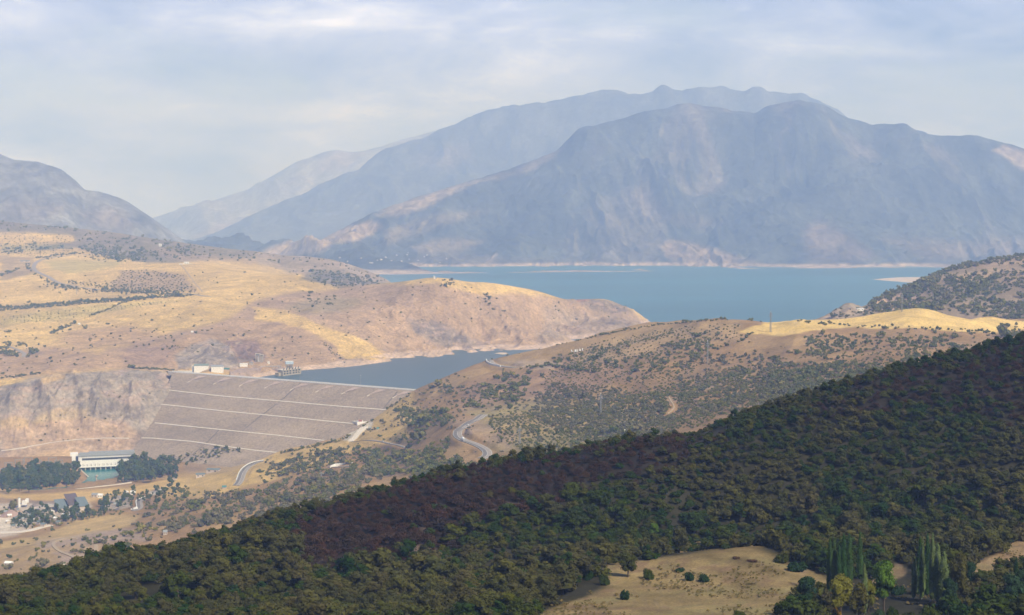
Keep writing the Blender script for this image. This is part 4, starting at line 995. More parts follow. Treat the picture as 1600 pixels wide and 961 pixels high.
def rows(fld, poly, ang, du, dv, size, seed, y0, y1, keep=.85, jit=.2):
    """orchard: a turned grid on the ground inside the area seen"""
    P = np.array(poly, float); X, Y, ok = fld.hit(np.array([p[0] for p in poly]+[P[:, 0].mean()]), np.array([p[1] for p in poly]+[P[:, 1].mean()]), y0, y1, 300)
    X, Y = X[ok], Y[ok]; cx, cy_ = X.mean(), Y.mean(); rad = max(np.ptp(X), np.ptp(Y))*.75+20
    r = np.random.RandomState(seed)
    u, v = np.meshgrid(np.arange(-rad, rad, du), np.arange(-rad, rad, dv)); u = u+r.normal(size=u.shape)*du*.12; v = v+r.normal(size=u.shape)*dv*.10
    ca, sa = math.cos(ang), math.sin(ang); gx = (cx+u*ca-v*sa).ravel(); gy = (cy_+u*sa+v*ca).ravel()
    k = (gy > y0) & (gy < y1) & (r.uniform(size=len(gx)) < keep); gx, gy = gx[k], gy[k]
    gz = fld.h(gx, gy); px, py = proj(gx, gy, gz); k = polysdf(px, py, poly) < r.normal(size=len(px))*1.5
    gx, gy, gz = gx[k], gy[k], gz[k]; s = size*np.exp(r.normal(size=len(gx))*jit)
    return np.stack([gx, gy, gz-.05*s, s], 1)
def line(fld, pix, step, size, seed, y0, y1, jit=1.0, vjit=.3):
    r = np.random.RandomState(seed); P = np.array(pix, float); d = np.r_[0, np.cumsum(np.hypot(*np.diff(P, axis=0).T))]; q = np.arange(0, d[-1], step)
    px = np.interp(q, d, P[:, 0])+r.normal(size=len(q))*jit; py = np.interp(q, d, P[:, 1])+r.normal(size=len(q))*jit*.5
    X, Y, ok = fld.hit(px, py, y0, y1, 300); X, Y = X[ok], Y[ok]; s = size*np.exp(r.normal(size=len(X))*vjit)
    return np.stack([X, Y, fld.h(X, Y)-.1*s, s], 1)
def off_road(P):
    keep = np.ones(len(P), bool)
    for d_, fr_ in ((PATHS, 5), (PATHS3, .5)):
        for p_, w_ in d_.values():
            bb = (P[:, 0] > p_[:, 0].min()-15) & (P[:, 0] < p_[:, 0].max()+15) & (P[:, 1] > p_[:, 1].min()-25) & (P[:, 1] < p_[:, 1].max()+15)
            for i in np.where(bb)[0]:
                dx = np.abs(p_[:, 0]-P[i, 0]); dy = p_[:, 1]-P[i, 1]       # leave the road clear, and the strip in front of it that would hide it
                if np.any((dx < w_+P[i, 3]) & (dy > -w_-P[i, 3]*min(1, fr_)) & (dy < w_+P[i, 3]*fr_)): keep[i] = False
    return P[keep]
def allocate(pts, n, mk_single, mk_mass):
    P = off_road(np.concatenate(pts) if isinstance(pts, list) else pts)
    px, py = proj(P[:, 0], P[:, 1], P[:, 2]); inside = (px > 4) & (px < 1596) & (py < 957)
    o = np.argsort(-np.where(inside, P[:, 3]/P[:, 1], 0)); a, b = o[:n], o[n:]
    for k, i in enumerate(a): mk_single(k, P[i], px[i], py[i])
    mk_mass(P[b])

# middle hillside
A1 = (900, 2560)
hill_green = [
 sample(L1, [(640,660),(700,640),(720,700),(640,725),(560,700),(600,670)], 620, *A1, 3.0, 101, .5),
 sample(L1, [(400,720),(520,700),(620,700),(720,735),(600,765),(480,790),(400,800)], 900, *A1, 3.2, 102, .55),
 sample(L1, [(780,590),(830,570),(830,600),(800,650),(770,655),(700,640),(760,620)], 330, *A1, 3.2, 103, .3),
 sample(L1, [(860,560),(920,545),(1000,530),(1150,515),(1180,530),(1080,560),(950,580),(880,575)], 800, *A1, 2.6, 104, .45),
 sample(L1, [(1000,560),(1100,520),(1180,530),(1120,560),(1040,590),(960,600)], 420, *A1, 2.6, 105, .3),
 sample(L1, [(1200,530),(1330,520),(1560,522),(1540,545),(1400,580),(1300,620),(1230,640),(1200,620)], 3000, *A1, 2.6, 106, .9),
 sample(L1, [(1150,560),(1330,570),(1280,620),(1200,650),(1120,660)], 900, *A1, 2.3, 107, .8), sample(L1, [(230,800),(300,770),(420,760),(400,800),(300,830),(200,850)], 420, *A1, 3.0, 160, .8), sample(L1, [(0,850),(120,835),(260,810),(200,860),(60,900),(0,915)], 260, *A1, 2.8, 161, .7),
 sample(L1, [(830,690),(900,670),(1000,680),(1000,700),(860,722),(800,715),(740,720)], 520, *A1, 3.0, 108, .4),
 sample(L1, [(640,740),(760,715),(900,710),(900,722),(760,740),(640,765)], 420, *A1, 3.4, 109, .9),
 sample(L1, [(480,770),(540,750),(640,735),(640,760),(560,790),(490,800)], 260, *A1, 3.6, 110, .6),
 line(L1, [(700,583),(760,562),(850,543),(950,522),(1000,512),(1060,505),(1150,498),(1195,503)], 3.2, 2.2, 111, *A1, 1.5),
 line(L1, [(560,672),(580,657),(600,642),(620,630),(640,616)], 2.6, 2.4, 112, *A1, 1.5),
 line(L1, [(440,708),(480,700),(520,692),(548,682)], 2.6, 2.6, 113, *A1, 2.0),
 line(L1, [(560,735),(640,738),(700,740),(760,728),(800,722)], 3.5, 3.6, 114, *A1, 2.5),
 line(L1, [(1200,497),(1330,510),(1420,513),(1500,517),(1560,522)], 7, 2.6, 115, *A1, 3),
 sample(L1, [(1560,515),(1600,508),(1600,528),(1560,530)], 90, *A1, 3.2, 116, .8),
]
hill_green += [sample(L1, [(10,820),(40,800),(60,812),(150,797),(215,795),(200,803),(120,808),(90,822),(40,832)], 330, *A1, 2.4, 152), sample(L1, [(215,778),(300,762),(262,800),(222,802)], 130, *A1, 2.8, 153), sample(L1, [(0,792),(20,790),(25,805),(0,806)], 25, *A1, 3, 154)]
hill_grey = [
 sample(L1, [(400,770),(520,735),(640,735),(600,765),(480,795),(400,812),(300,825),(200,850),(260,800),(330,770)], 1900, *A1, 3.6, 121, .7),
 sample(L1, [(420,715),(520,700),(560,720),(480,740),(420,745)], 260, *A1, 3.0, 122, .6),
 sample(L1, [(850,600),(960,610),(1060,640),(1060,690),(900,690),(830,650)], 2300, *A1, 2.2, 123, .9),
 sample(L1, [(1060,560),(1200,550),(1300,600),(1200,640),(1060,650)], 1500, *A1, 2.2, 124, .8),
 sample(L1, [(640,600),(720,580),(760,600),(740,640),(660,650),(610,650)], 260, *A1, 1.8, 125, .7),
 sample(L1, [(700,600),(830,600),(900,640),(860,700),(740,700),(690,660)], 320, *A1, 2.0, 126, .7),
 sample(L1, [(60,850),(230,800),(330,780),(340,820),(200,860),(60,905),(0,930),(0,850)], 420, *A1, 2.9, 127, .35),
 sample(L1, [(600,640),(640,625),(680,650),(640,680),(560,680)], 220, *A1, 1.8, 128, .8),
 sample(L1, [(640,600),(1600,500),(1600,560),(1300,620),(700,720),(600,660)], 500, *A1, 1.8, 129),
]
hill_green += [
 sample(L1, [(620,645),(640,638),(690,645),(712,655),(690,666),(640,668),(620,655)], 240, *A1, 3.4, 141),
 sample(L1, [(685,600),(700,594),(710,610),(700,616),(685,612)], 26, *A1, 3.0, 142), sample(L1, [(712,606),(722,603),(730,612),(715,616)], 16, *A1, 3.0, 143),
 sample(L1, [(743,612),(756,608),(770,600),(783,606),(782,622),(760,626),(745,620)], 60, *A1, 3.2, 144),
 sample(L1, [(786,578),(800,572),(812,585),(832,580),(830,592),(808,606),(800,630),(786,625),(790,600)], 130, *A1, 3.2, 145),
 line(L1, [(1060,625),(1100,604),(1140,590),(1180,580)], 2.4, 2.8, 146, *A1, 1.6), line(L1, [(830,575),(860,572),(900,578),(935,582)], 3, 3.2, 147, *A1, 1.5),
 sample(L1, [(1020,620),(1040,612),(1056,622),(1050,640),(1020,640)], 60, *A1, 2.8, 148), sample(L1, [(640,735),(700,718),(780,712),(870,712),(860,722),(700,745)], 260, *A1, 3.6, 149),
 sample(L1, [(560,700),(640,690),(700,690),(710,715),(640,730),(560,730)], 420, *A1, 3.0, 150, .9), sample(L1, [(480,700),(560,690),(600,700),(560,740),(480,735)], 200, *A1, 3.0, 151, .8),
]
foot = sample(L1, [(225,722),(262,712),(300,706),(335,700),(372,698),(382,706),(340,714),(300,722),(262,730)], 260, 2300, 2900, 2.6, 155, jit=.3)
fx, fy = proj(foot[:, 0], foot[:, 1], foot[:, 2])
for i_ in range(len(foot)):
    hh_ = dam_hit(fx[i_], fy[i_])
    if hh_[2] < foot[i_, 1] and hh_[1] > 60: foot[i_, :3] = at(fx[i_], fy[i_], hh_[2]-1)
hill_green += [foot]
orchard = [
 rows(L1, [(880,560),(930,535),(1020,518),(1150,505),(1180,520),(1040,545),(950,575),(900,590)], .25, 6, 12, 1.7, 131, *A1),
 rows(L1, [(760,650),(860,640),(1060,600),(1160,570),(1180,600),(1100,665),(1000,688),(860,712),(800,700),(770,680)], .15, 5.0, 9.5, 2.1, 132, *A1),
 rows(L1, [(850,580),(1000,570),(1100,560),(1060,610),(900,640),(850,620)], .2, 6, 11, 1.7, 133, *A1, .8),
 rows(L1, [(1150,600),(1300,560),(1450,540),(1400,570),(1250,620),(1180,640)], .1, 6, 12, 1.8, 134, *A1, .75),
]
def hs(px, py):
    if px < 420: return 'on the shaded slope above the valley town'
    if px < 760: return 'on the scrubby slope below the right end of the dam'
    if px < 1160: return 'on the brown hillside with orchard rows'
    return 'on the hillside below the golden field'
allocate(hill_green, 230, lambda k, p, x, y: plant('hillside_bush', SMALL[k % 6], p, 'green bush '+hs(x, y), 'bush', 'green bushes '+hs(x, y)),
         lambda P: scatter('green_scrub', P, SMALL, 'green scrub over the middle hillside', 'scrub'))
allocate(hill_grey, 70, lambda k, p, x, y: plant('hillside_bush', SMALLG[k % 6], p, 'dusty grey bush '+hs(x, y), 'bush', 'dusty bushes '+hs(x, y)),
         lambda P: scatter('dusty_scrub', P, SMALLG, 'dusty grey scrub over the middle hillside', 'scrub'))
allocate(orchard, 150, lambda k, p, x, y: plant('orchard_tree', SMALL[k % 6], p, 'small orchard tree planted in rows '+hs(x, y), 'tree', 'orchard trees in rows '+hs(x, y)),
         lambda P: scatter('orchard', P, SMALL, 'rows of small orchard trees on the brown hillside', 'orchard'))
# plateau across the water
A3 = (2720, 6800)
plat = [
 sample(L3, [(0,345),(100,354),(250,372),(400,392),(400,404),(330,405),(230,411),(150,395),(110,366),(0,362)], 1500, *A3, 4.5, 201, .8, 200),
 sample(L3, [(120,385),(230,392),(230,410),(190,408),(150,398)], 420, *A3, 5.0, 202),
 sample(L3, [(0,380),(60,383),(120,390),(60,395),(0,398)], 160, *A3, 4.0, 203),
 sample(L3, [(400,395),(470,400),(560,418),(610,440),(530,447),(480,434),(420,412)], 620, *A3, 4.0, 204, .5, 120),
 sample(L3, [(475,436),(495,422),(560,432),(595,443),(530,449)], 340, *A3, 4.0, 205),
 line(L3, [(120,397),(80,402),(60,408),(40,418),(60,430),(75,440),(95,448),(130,452),(200,456),(270,460),(300,458)], 1.6, 4.2, 206, *A3, 2.2),
 line(L3, [(60,404),(95,398),(130,396)], 1.8, 4.0, 207, *A3, 1), line(L3, [(30,420),(0,432)], 1.8, 4.5, 208, *A3, 1.5),
 line(L3, [(0,482),(60,478),(120,472),(200,468),(260,464),(315,461)], 1.1, 4.0, 209, *A3, 1.3), line(L3, [(0,485),(60,481),(120,475),(200,470),(240,466)], 1.6, 3.6, 210, *A3, 1.5),
 line(L3, [(140,494),(165,486),(185,476),(205,470)], 1.8, 3.2, 211, *A3, 1), line(L3, [(80,522),(95,514),(118,505)], 1.3, 3.6, 212, *A3, 2.0),
 rows(L3, [(180,440),(190,424),(240,424),(285,432),(312,457),(250,457),(140,452)], .5, 13, 30, 3.0, 213, *A3),
 rows(L3, [(60,445),(120,440),(200,448),(300,455),(250,462),(120,456)], .3, 10, 25, 3.2, 214, *A3),
 rows(L3, [(0,364),(100,366),(125,376),(60,384),(0,383)], .6, 16, 45, 2.8, 215, *A3), rows(L3, [(0,386),(110,390),(120,398),(0,402)], .6, 14, 30, 1.8, 216, *A3, .7),
 rows(L3, [(0,498),(60,488),(150,478),(285,470),(180,485),(60,503),(0,508)], .3, 9, 22, 1.5, 217, *A3, .75),
 sample(L3, [(130,398),(200,402),(200,410),(120,408)], 40, *A3, 4.5, 218),
 sample(L3, [(0,536),(40,538),(58,548),(40,556),(0,560)], 90, *A3, 4.2, 219), line(L3, [(0,552),(25,556),(40,558)], 1.6, 4, 220, *A3, 1.5),
 sample(L3, [(0,430),(400,425),(430,500),(300,530),(0,560)], 130, *A3, 2.6, 221), sample(L3, [(0,515),(300,500),(400,520),(280,560),(0,590)], 300, *A3, 2.6, 222, .7),
 sample(L3, [(400,440),(700,440),(860,465),(800,520),(600,540),(400,500)], 300, *A3, 2.4, 223, .6), sample(L3, [(420,520),(540,540),(540,575),(400,560)], 60, *A3, 2.2, 224),
 sample(L3, [(480,455),(530,460),(520,475),(480,480)], 70, *A3, 3.0, 225, .6), sample(L3, [(690,438),(712,440),(708,450),(690,448)], 40, *A3, 2.8, 226),
 sample(L3, [(753,460),(765,462),(790,490),(800,505),(785,500),(762,480)], 40, *A3, 4.0, 227), line(L3, [(508,538),(520,552),(540,565)], 2.5, 2.4, 228, *A3, 1.5),
 line(L3, [(200,575),(240,577),(272,579)], 1.6, 2.6, 229, *A3, .6), line(L3, [(0,592),(30,588),(60,584)], 2.2, 3.0, 230, *A3, 1.5),
 sample(L3, [(860,470),(990,480),(960,500),(860,500)], 50, *A3, 2.2, 231), sample(L3, [(20,600),(260,585),(200,690),(20,690)], 60, *A3, 2.0, 232),
]
def p3s(px, py):
    if py < 412 and px < 430: return 'on the far dark ridge above the golden fields'
    if px < 330 and py < 515: return 'on the golden plateau left of the reservoir'
    if px < 330: return 'on the rocky ground above the left end of the dam'
    return 'on the pink rocky peninsula behind the dam'
allocate(plat, 300, lambda k, p, x, y: plant('plateau_bush', SMALL[k % 6], p, 'small dark bush '+p3s(x, y), 'bush', 'dark bushes '+p3s(x, y)),
         lambda P: scatter('plateau_scrub', P, SMALL, 'scrub and planted rows on the golden plateau', 'scrub'))
# hill on the right edge
A6 = (2500, 4200)
right = [sample(L6, [(1470,440),(1480,425),(1565,412),(1600,412),(1600,455),(1500,455)], 420, *A6, 3.2, 309, .9, 70),sample(L6, [(1352,482),(1362,468),(1425,444),(1487,419),(1600,398),(1640,395),(1640,500),(1500,503),(1400,492)], 2700, *A6, 4.2, 301, .42, 110),
 line(L6, [(1360,468),(1425,444),(1487,418),(1540,408),(1600,398)], 1.8, 4, 302, *A6, 1.5), line(L6, [(1360,474),(1425,448),(1487,422),(1540,412),(1600,402)], 1.6, 4, 303, *A6, 2.5),
 sample(L6, [(1340,484),(1380,478),(1400,488),(1350,494)], 60, *A6, 3.0, 304), sample(L6, [(1268,504),(1300,488),(1345,480),(1345,496),(1290,505)], 60, *A6, 2.2, 305)]
allocate(right, 90, lambda k, p, x, y: plant('headland_bush', SMALLG[k % 6] if k % 3 == 0 else SMALL[k % 6], p, 'dark bush on the scrub covered hill at the right edge', 'bush', 'bushes on the scrub covered hill at right'),
         lambda P: scatter('headland_scrub', P, SMALL, 'dark scrub covering the hill at the right edge', 'scrub'))
# trees by the power station and in the town
def vtree(p, label, group, k, pop=False):
    plant('poplar_tree' if pop else 'valley_tree', (POPV if pop else TREEV)[k % 3], p, label, 'tree', group, TRUNKT[k % 2])
k = 0
vt = [(sample(L1, [(0,742),(40,735),(90,733),(120,740),(128,752),(118,757),(60,764),(0,773)], 420, 2300, 2850, 4.6, 401, jit=.2), 'leafy tree in the dark grove left of the turquoise pool', 'grove left of the turquoise pool'),
      (sample(L1, [(183,742),(200,728),(222,722),(270,722),(277,745),(230,752),(185,756)], 230, 2300, 2850, 4.8, 402, jit=.2), 'leafy tree in the grove right of the turquoise pool', 'grove right of the turquoise pool'),
      (sample(L1, [(270,728),(300,715),(330,706),(375,700),(378,710),(330,718),(290,732)], 130, 2300, 2900, 2.6, 403, jit=.25), 'dark tree in the belt along the foot of the dam', 'tree belt at the foot of the dam'),
      (sample(L1, [(15,822),(30,805),(60,795),(95,800),(140,800),(180,795),(150,812),(90,815),(50,830)], 300, 1900, 2345, 2.6, 404, jit=.3), 'green tree among the works yards of the valley town', 'trees among the town works yards'),
      (sample(L1, [(150,790),(180,770),(210,770),(205,790),(165,800)], 90, 1900, 2345, 2.8, 405, jit=.3), 'green tree beside the winding lane of the town', 'trees beside the town lane'),
      (sample(L1, [(215,780),(230,768),(290,762),(250,790),(220,795)], 80, 1900, 2345, 2.8, 406, jit=.3), 'dark tree above the hairpin bend with the white wall', 'trees above the hairpin bend')]
def num(a): return a
tot = sum(len(v_[0]) for v_ in vt); fr_ = min(1.0, 285/tot)
for P, lab, grp in vt:
    P = P[np.random.RandomState(1).permutation(len(P))]; nk = int(len(P)*fr_); mass = P[nk:]; P = P[:nk]; P[:, 3] *= 1.12
    scatter('valley_grove', mass, TREEV, lab.replace('leafy tree in the ', '').replace('dark tree in the ', '').replace('green tree ', 'green trees ').replace('dark tree ', 'dark trees ')+' as a mass', 'grove')
    for p in off_road(P):
        k += 1; vtree(p, lab, grp, k)

# ------------------------------------------------------------------ roads laid on their beds
m_line = plain('white road paint', (.78, .78, .75), .7, .05, 1.0)
m_dirt = plain('pale dirt track', (.40, .31, .21), .95, .15, .3)
def road(name, p, hw, wall=None, lines=True, mat=None, two=True):
    mats = [mat or m_asph, m_asph2, m_line, m_white]; pc = []
    v, f = rib(p, -hw, hw, 0.30, skirt=1.6); pc.append((v, f, 0))
    if two: v, f = rib(p, -hw*.98, -.15, 0.304); pc.append((v, f, 1))
    if lines:
        for o0 in (-.12, -hw+.35, hw-.6):
            v, f = rib(p, o0, o0+.26, 0.308); pc.append((v, f, 2))
    return tag(ribobj(name, pc, mats), kind='structure')
def roadwall(p, off, h, th, label, a=0.0, b=1.0, name='roadside_wall', cat='wall', mat=None):
    n = len(p); q = p[int(a*n):max(int(b*n), int(a*n)+3)]
    v, f = rib(q, off, off+th, h, thick=h+1.4); return tag(ribobj(name, [(v, f, 0)], [mat or m_white]), label, cat)
P = {k_: v_[0] for k_, v_ in PATHS.items()}; P.update({k_: v_[0] for k_, v_ in PATHS3.items()})
road('asphalt_road', P['bend'], 5.2); road('asphalt_road', P['mid'], 3.6, lines=False); road('asphalt_road', P['ramp'], 4.6, lines=False)
road('asphalt_road', P['big'], 5.6); road('asphalt_road', P['top'], 5.2); road('asphalt_road', P['town'], 4.2, lines=False); road('asphalt_road', P['lane'], 2.6, lines=False, mat=m_asph2, two=False)
for k_, w_ in (('dirt', 2.0), ('dirt2', 2.0), ('dirt3', 0.8), ('yard', 5.0), ('track', 1.6), ('bench', 2.8), ('wall', 4.0)):
    road('dirt_track', P[k_], w_, lines=False, two=False, mat=m_conc if k_ in ('bench', 'yard', 'wall') else m_dirt)
for k_, w_ in (('up', 6.5), ('turn', 6.0), ('low', 4.5)): road('plateau_road', P[k_], w_, lines=False, two=False, mat=m_asph2)
def side(p, px_left=True):
    """side offset sign whose edge lies towards the left of the view at mid path"""
    i = len(p)//2; d = p[i+1]-p[i-1]; r = np.array([d[1], -d[0]]); return -1 if (r[0] > 0) == px_left else 1
s_ = side(P['bend']); roadwall(P['bend'], 5.4*s_, 1.1, .8*s_, 'low white wall on the outer edge of the bend below the dam', .0, .8)
s_ = side(P['top']); roadwall(P['top'], 5.5*s_, 2.4, 1.2*s_, 'white retaining wall around the high road bend above the reservoir', 0, .6)
s_ = side(P['town']); roadwall(P['town'], 4.5*s_, 1.6, .9*s_, 'white wall around the small hairpin bend by the town', 0, 1)
pr = hit_path(L1, [(516,731),(530,727.5),(554,722.5)], *B1); v, f = rib(pr, -.5, .5, 2.2, thick=4.5); tag(ribobj('ramp_wall', [(v, f, 0)], [m_white]), 'long white wall beside the short road ramp in the olive scrub', 'wall')

# ------------------------------------------------------------------ building helpers
class MB:
    def __init__(s): s.V = []; s.F = []
    def box(s, x0, x1, y0, y1, z0, z1):
        b = len(s.V); s.V += [(x, y, z) for z in (z0, z1) for x, y in ((x0, y0), (x1, y0), (x1, y1), (x0, y1))]
        s.F += [tuple(b+i for i in q) for q in ((0,3,2,1),(4,5,6,7),(0,1,5,4),(1,2,6,5),(2,3,7,6),(3,0,4,7))]; return s
    def bar(s, p, q, w):
        p = Vector(p); q = Vector(q); d = (q-p).normalized(); a = d.orthogonal().normalized(); c = d.cross(a); b = len(s.V); w /= 2
        for o in (p, q):
            for u, v in ((-1,-1),(1,-1),(1,1),(-1,1)): s.V.append(tuple(o+a*u*w+c*v*w))
        s.F += [tuple(b+i for i in k) for k in ((0,3,2,1),(4,5,6,7),(0,1,5,4),(1,2,6,5),(2,3,7,6),(3,0,4,7))]; return s
    def gable(s, x0, x1, y0, y1, z0, rise, over=.4):
        b = len(s.V); ym = (y0+y1)/2; y0 -= over; y1 += over; x0 -= over; x1 += over
        s.V += [(x0,y0,z0),(x1,y0,z0),(x1,y1,z0),(x0,y1,z0),(x0,ym,z0+rise),(x1,ym,z0+rise)]
        s.F += [tuple(b+i for i in k) for k in ((0,1,5,4),(2,3,4,5),(0,4,3),(1,2,5),(0,3,2,1))]; return s
    def mono(s, x0, x1, y0, y1, z0, z1, th=.5):           # sloping sheet, z0 at the front, z1 at the back
        b = len(s.V); s.V += [(x0,y0,z0),(x1,y0,z0),(x1,y1,z1),(x0,y1,z1),(x0,y0,z0-th),(x1,y0,z0-th),(x1,y1,z1-th),(x0,y1,z1-th)]
        s.F += [tuple(b+i for i in k) for k in ((0,1,2,3),(7,6,5,4),(0,4,5,1),(1,5,6,2),(2,6,7,3),(3,7,4,0))]; return s
    def cyl(s, x, y, z0, z1, r, n=12, r1=None):
        b = len(s.V); r1 = r if r1 is None else r1
        for z, q in ((z0, r), (z1, r1)): s.V += [(x+q*math.cos(6.2832*k/n), y+q*math.sin(6.2832*k/n), z) for k in range(n)]
        s.F += [tuple(b+i for i in (k, (k+1) % n, n+(k+1) % n, n+k)) for k in range(n)]; s.F += [tuple(b+k for k in range(n))[::-1], tuple(b+n+k for k in range(n))]; return s
    def build(s, name, mat, parent=None): return mesh_from(name, s.V, s.F, [mat], parent=parent)
def gp(fld, px, py, y0, y1):
    X, Y, ok = fld.hit([px], [py], y0, y1, 700); return (float(X[0]), float(Y[0]), float(fld.h(X, Y)[0]))

# ------------------------------------------------------------------ power station, deck and pool
g0 = (-760.0, 2661.0, -106.0)
ps = tag(empty('power_station', g0, math.radians(15.5)), 'long white power station hall with dark window band beside the turquoise pool', 'power station')
MB().box(2, 97, 0, 22, -6, 17).build('wall', m_white, ps)
MB().box(-.5, 98, -1.2, 23, 17, 18.6).box(4, 98, 6, 23.2, 18.604, 20.2).box(20, 97.5, 12, 23.4, 20.204, 21.4).build('roof', m_roofg, ps)
t_ = MB().box(-9, -2.6, -1.5, 20, -6, 17).build('stair_tower', m_white, ps)
MB().box(-11.5, 1.5, 2, 21, 17.3, 21.6).build('roof_block', m_white, ps); MB().box(-2.596, 1.996, 0.6, 20, -6, 16.8).build('dark_bay', m_glass, ps)
w_ = MB().box(8, 93, -.15, .4, 9.6, 13.4).build('window_band', m_glass, ps)
b_ = MB()
for k in range(29): b_.box(8.5+k*2.97, 8.75+k*2.97, -.3, -.16, 9.6, 13.4)
b_.build('mullions', m_steel, w_)
MB().box(4, 96.5, -.5, -.02, 15.4, 16.6).box(4, 5, -.5, -.02, 2, 15.396).build('wall_frame', plain('light grey render', (.62,.62,.61), .8), ps)
MB().box(68, 84, -.15, .4, 1.4, 4.4).build('window', m_glass, ps)
MB().box(-30, -9.2, 8, 9.2, 2, 4).box(-26, -9.2, 10, 20, -6, 1.5).build('side_annex', m_conc2, ps)
dk = tag(empty('intake_deck', g0, math.radians(15.5)), 'white edged concrete deck on dark piers in front of the power station', 'deck')
MB().box(2, 78, -11, -1.6, -1.4, -.05).build('slab', m_white, dk)
b_ = MB()
for k in range(9): b_.box(4+k*8.6, 6+k*8.6, -10, -4, -9, -1.45)
b_.build('piers', m_conc2, dk); MB().box(2, 78, -3.9, -1.7, -9, -1.46).build('back_wall', m_glass, dk)
m_tr = plain('transformer grey', (.22, .22, .24), .6, .2, 1.0)
for k in range(10):
    x = 10+k*6.4+(2 if k > 4 else 0); u = empty('transformer', (0, 0, 0)); u.parent = None
    c_, s2 = math.cos(math.radians(15.5)), math.sin(math.radians(15.5)); u.location = (g0[0]+x*c_+3.6*s2, g0[1]+x*s2-3.6*c_, g0[2]-.05); u.rotation_euler = (0, 0, math.radians(15.5))
    MB().box(-1.8, 1.8, -1.2, 1.2, 0, 2.6).build('tank', m_tr, u); MB().cyl(0, -1.9, .3, 3.0, .65).cyl(-1.5, -1.7, .3, 2.6, .45).build('radiator', m_white, u); MB().bar((-1, 0, 2.6), (-1.3, 0, 4.2), .3).bar((1, 0, 2.6), (1.3, 0, 4.2), .3).build('bushings', m_tr, u)
    tag(u, 'grey transformer in the row along the front of the white power station', 'transformer', 'transformers in front of the power station')
cr = tag(empty('gantry_crane', (g0[0]+72*math.cos(.2705)+3*.267, g0[1]+72*math.sin(.2705)-7, g0[2]), math.radians(15.5)), 'thin grey gantry crane standing on the deck at the right of the power station', 'crane')
b_ = MB()
for x in (0, 8):
    for y in (0, 3): b_.bar((x, y, -.1), (x, y, 11), .35)
b_.build('legs', m_steel, cr); MB().bar((-2, 1.5, 11.2), (16, 1.5, 11.2), .5).bar((-2, 1.5, 8), (20, 1.5, 8), .3).bar((0, 0, 5), (8, 0, 9), .25).build('beam', m_steel, cr)
def wing(pxa, pxb, zb, label, w=2.2):
    a = on_z(*pxa, g0[2]); b = on_z(*pxb, zb); o = MB().bar(a, b, w).bar((a[0], a[1], a[2]-4), (b[0], b[1], b[2]-3.0), w*.8).build('wing_wall', m_conc, None); return tag(o, label, 'wall')
wing((124,732), (137.5,744.5), ZW+.6, 'concrete wing wall sloping to the left edge of the turquoise pool'); wing((188,729), (194,736), ZW+3, 'concrete wing wall beside the right end of the power station deck')
qp = np.array([on_z(x, y, ZW+2.6) for x, y in [(179,750.5),(165,753.5),(155,755.5),(140,758),(128,759.5),(118,761),(115,763)]])
v, f = rib(qp, -2.2, 2.2, .5, thick=5); tag(ribobj('quay_wall', [(v, f, 0)], [m_conc]), 'pale curved quay wall along the near edge of the turquoise pool', 'wall')
qp = np.array([on_z(x, y, -104.0) for x, y in [(205,753.5),(180,757.5),(165,759),(140,762),(118,764.5)]])
v, f = rib(qp, -1.2, 1.2, .6, thick=6); tag(ribobj('quay_wall', [(v, f, 0)], [m_conc]), 'long thin pale wall between the pool quay and the golden bank', 'wall')
# rock monument in the pool
mon = np.array(on_z(151.5, 756, ZW)); r_ = np.random.RandomState(3); V = []; Fq = []; prof = [(0,5.6),(1.5,4.8),(3.5,3.6),(5.2,2.6),(6.5,1.5),(8.5,1.25),(10.5,1.0),(11.5,1.6),(13,2.3),(14.6,2.0),(15.6,.8)]
for i, (z, q) in enumerate(prof):
    for k in range(10): a = 6.2832*k/10; qq = q*(1+.28*r_.normal()); V.append((math.cos(a)*qq+math.sin(z*.5)*.8-z*.05, math.sin(a)*qq*.9, z-.6+.3*r_.normal()))
    if i: Fq += [tuple(((i-1)*10+k, (i-1)*10+(k+1) % 10, i*10+(k+1) % 10, i*10+k)) for k in range(10)]
Fq.append(tuple(range(len(V)-10, len(V))))
o = mesh_from('rock_monument', V, Fq, [plain('pale weathered stone', (.42,.37,.31), .9, .3, .4)]); o.location = mon; tag(o, 'rough stone monument standing in the turquoise pool', 'monument')

# ------------------------------------------------------------------ substation portals left of the power station
def lattice(mb, p, h, w, n, bw=.22, top=None):
    top = w if top is None else top
    for i in range(n):
        z0 = h*i/n; z1 = h*(i+1)/n; a0 = w+(top-w)*i/n; a1 = w+(top-w)*(i+1)/n
        c0 = [(p[0]+sx*a0/2, p[1]+sy*a0/2, p[2]+z0) for sx, sy in ((-1,-1),(1,-1),(1,1),(-1,1))]; c1 = [(p[0]+sx*a1/2, p[1]+sy*a1/2, p[2]+z1) for sx, sy in ((-1,-1),(1,-1),(1,1),(-1,1))]
        for k in range(4): mb.bar(c0[k], c1[k], bw); mb.bar(c0[k], c1[(k+1) % 4], bw*.7); mb.bar(c1[k], c1[(k+1) % 4], bw*.7)
m_galv = plain('pale galvanised lattice', (.30, .30, .30), .6, .1, 1.0)
sub = [(8,735),(24,730),(38,727),(52,731),(60,737),(68,733),(76,727),(86,731),(92,736),(2,742),(30,742)]
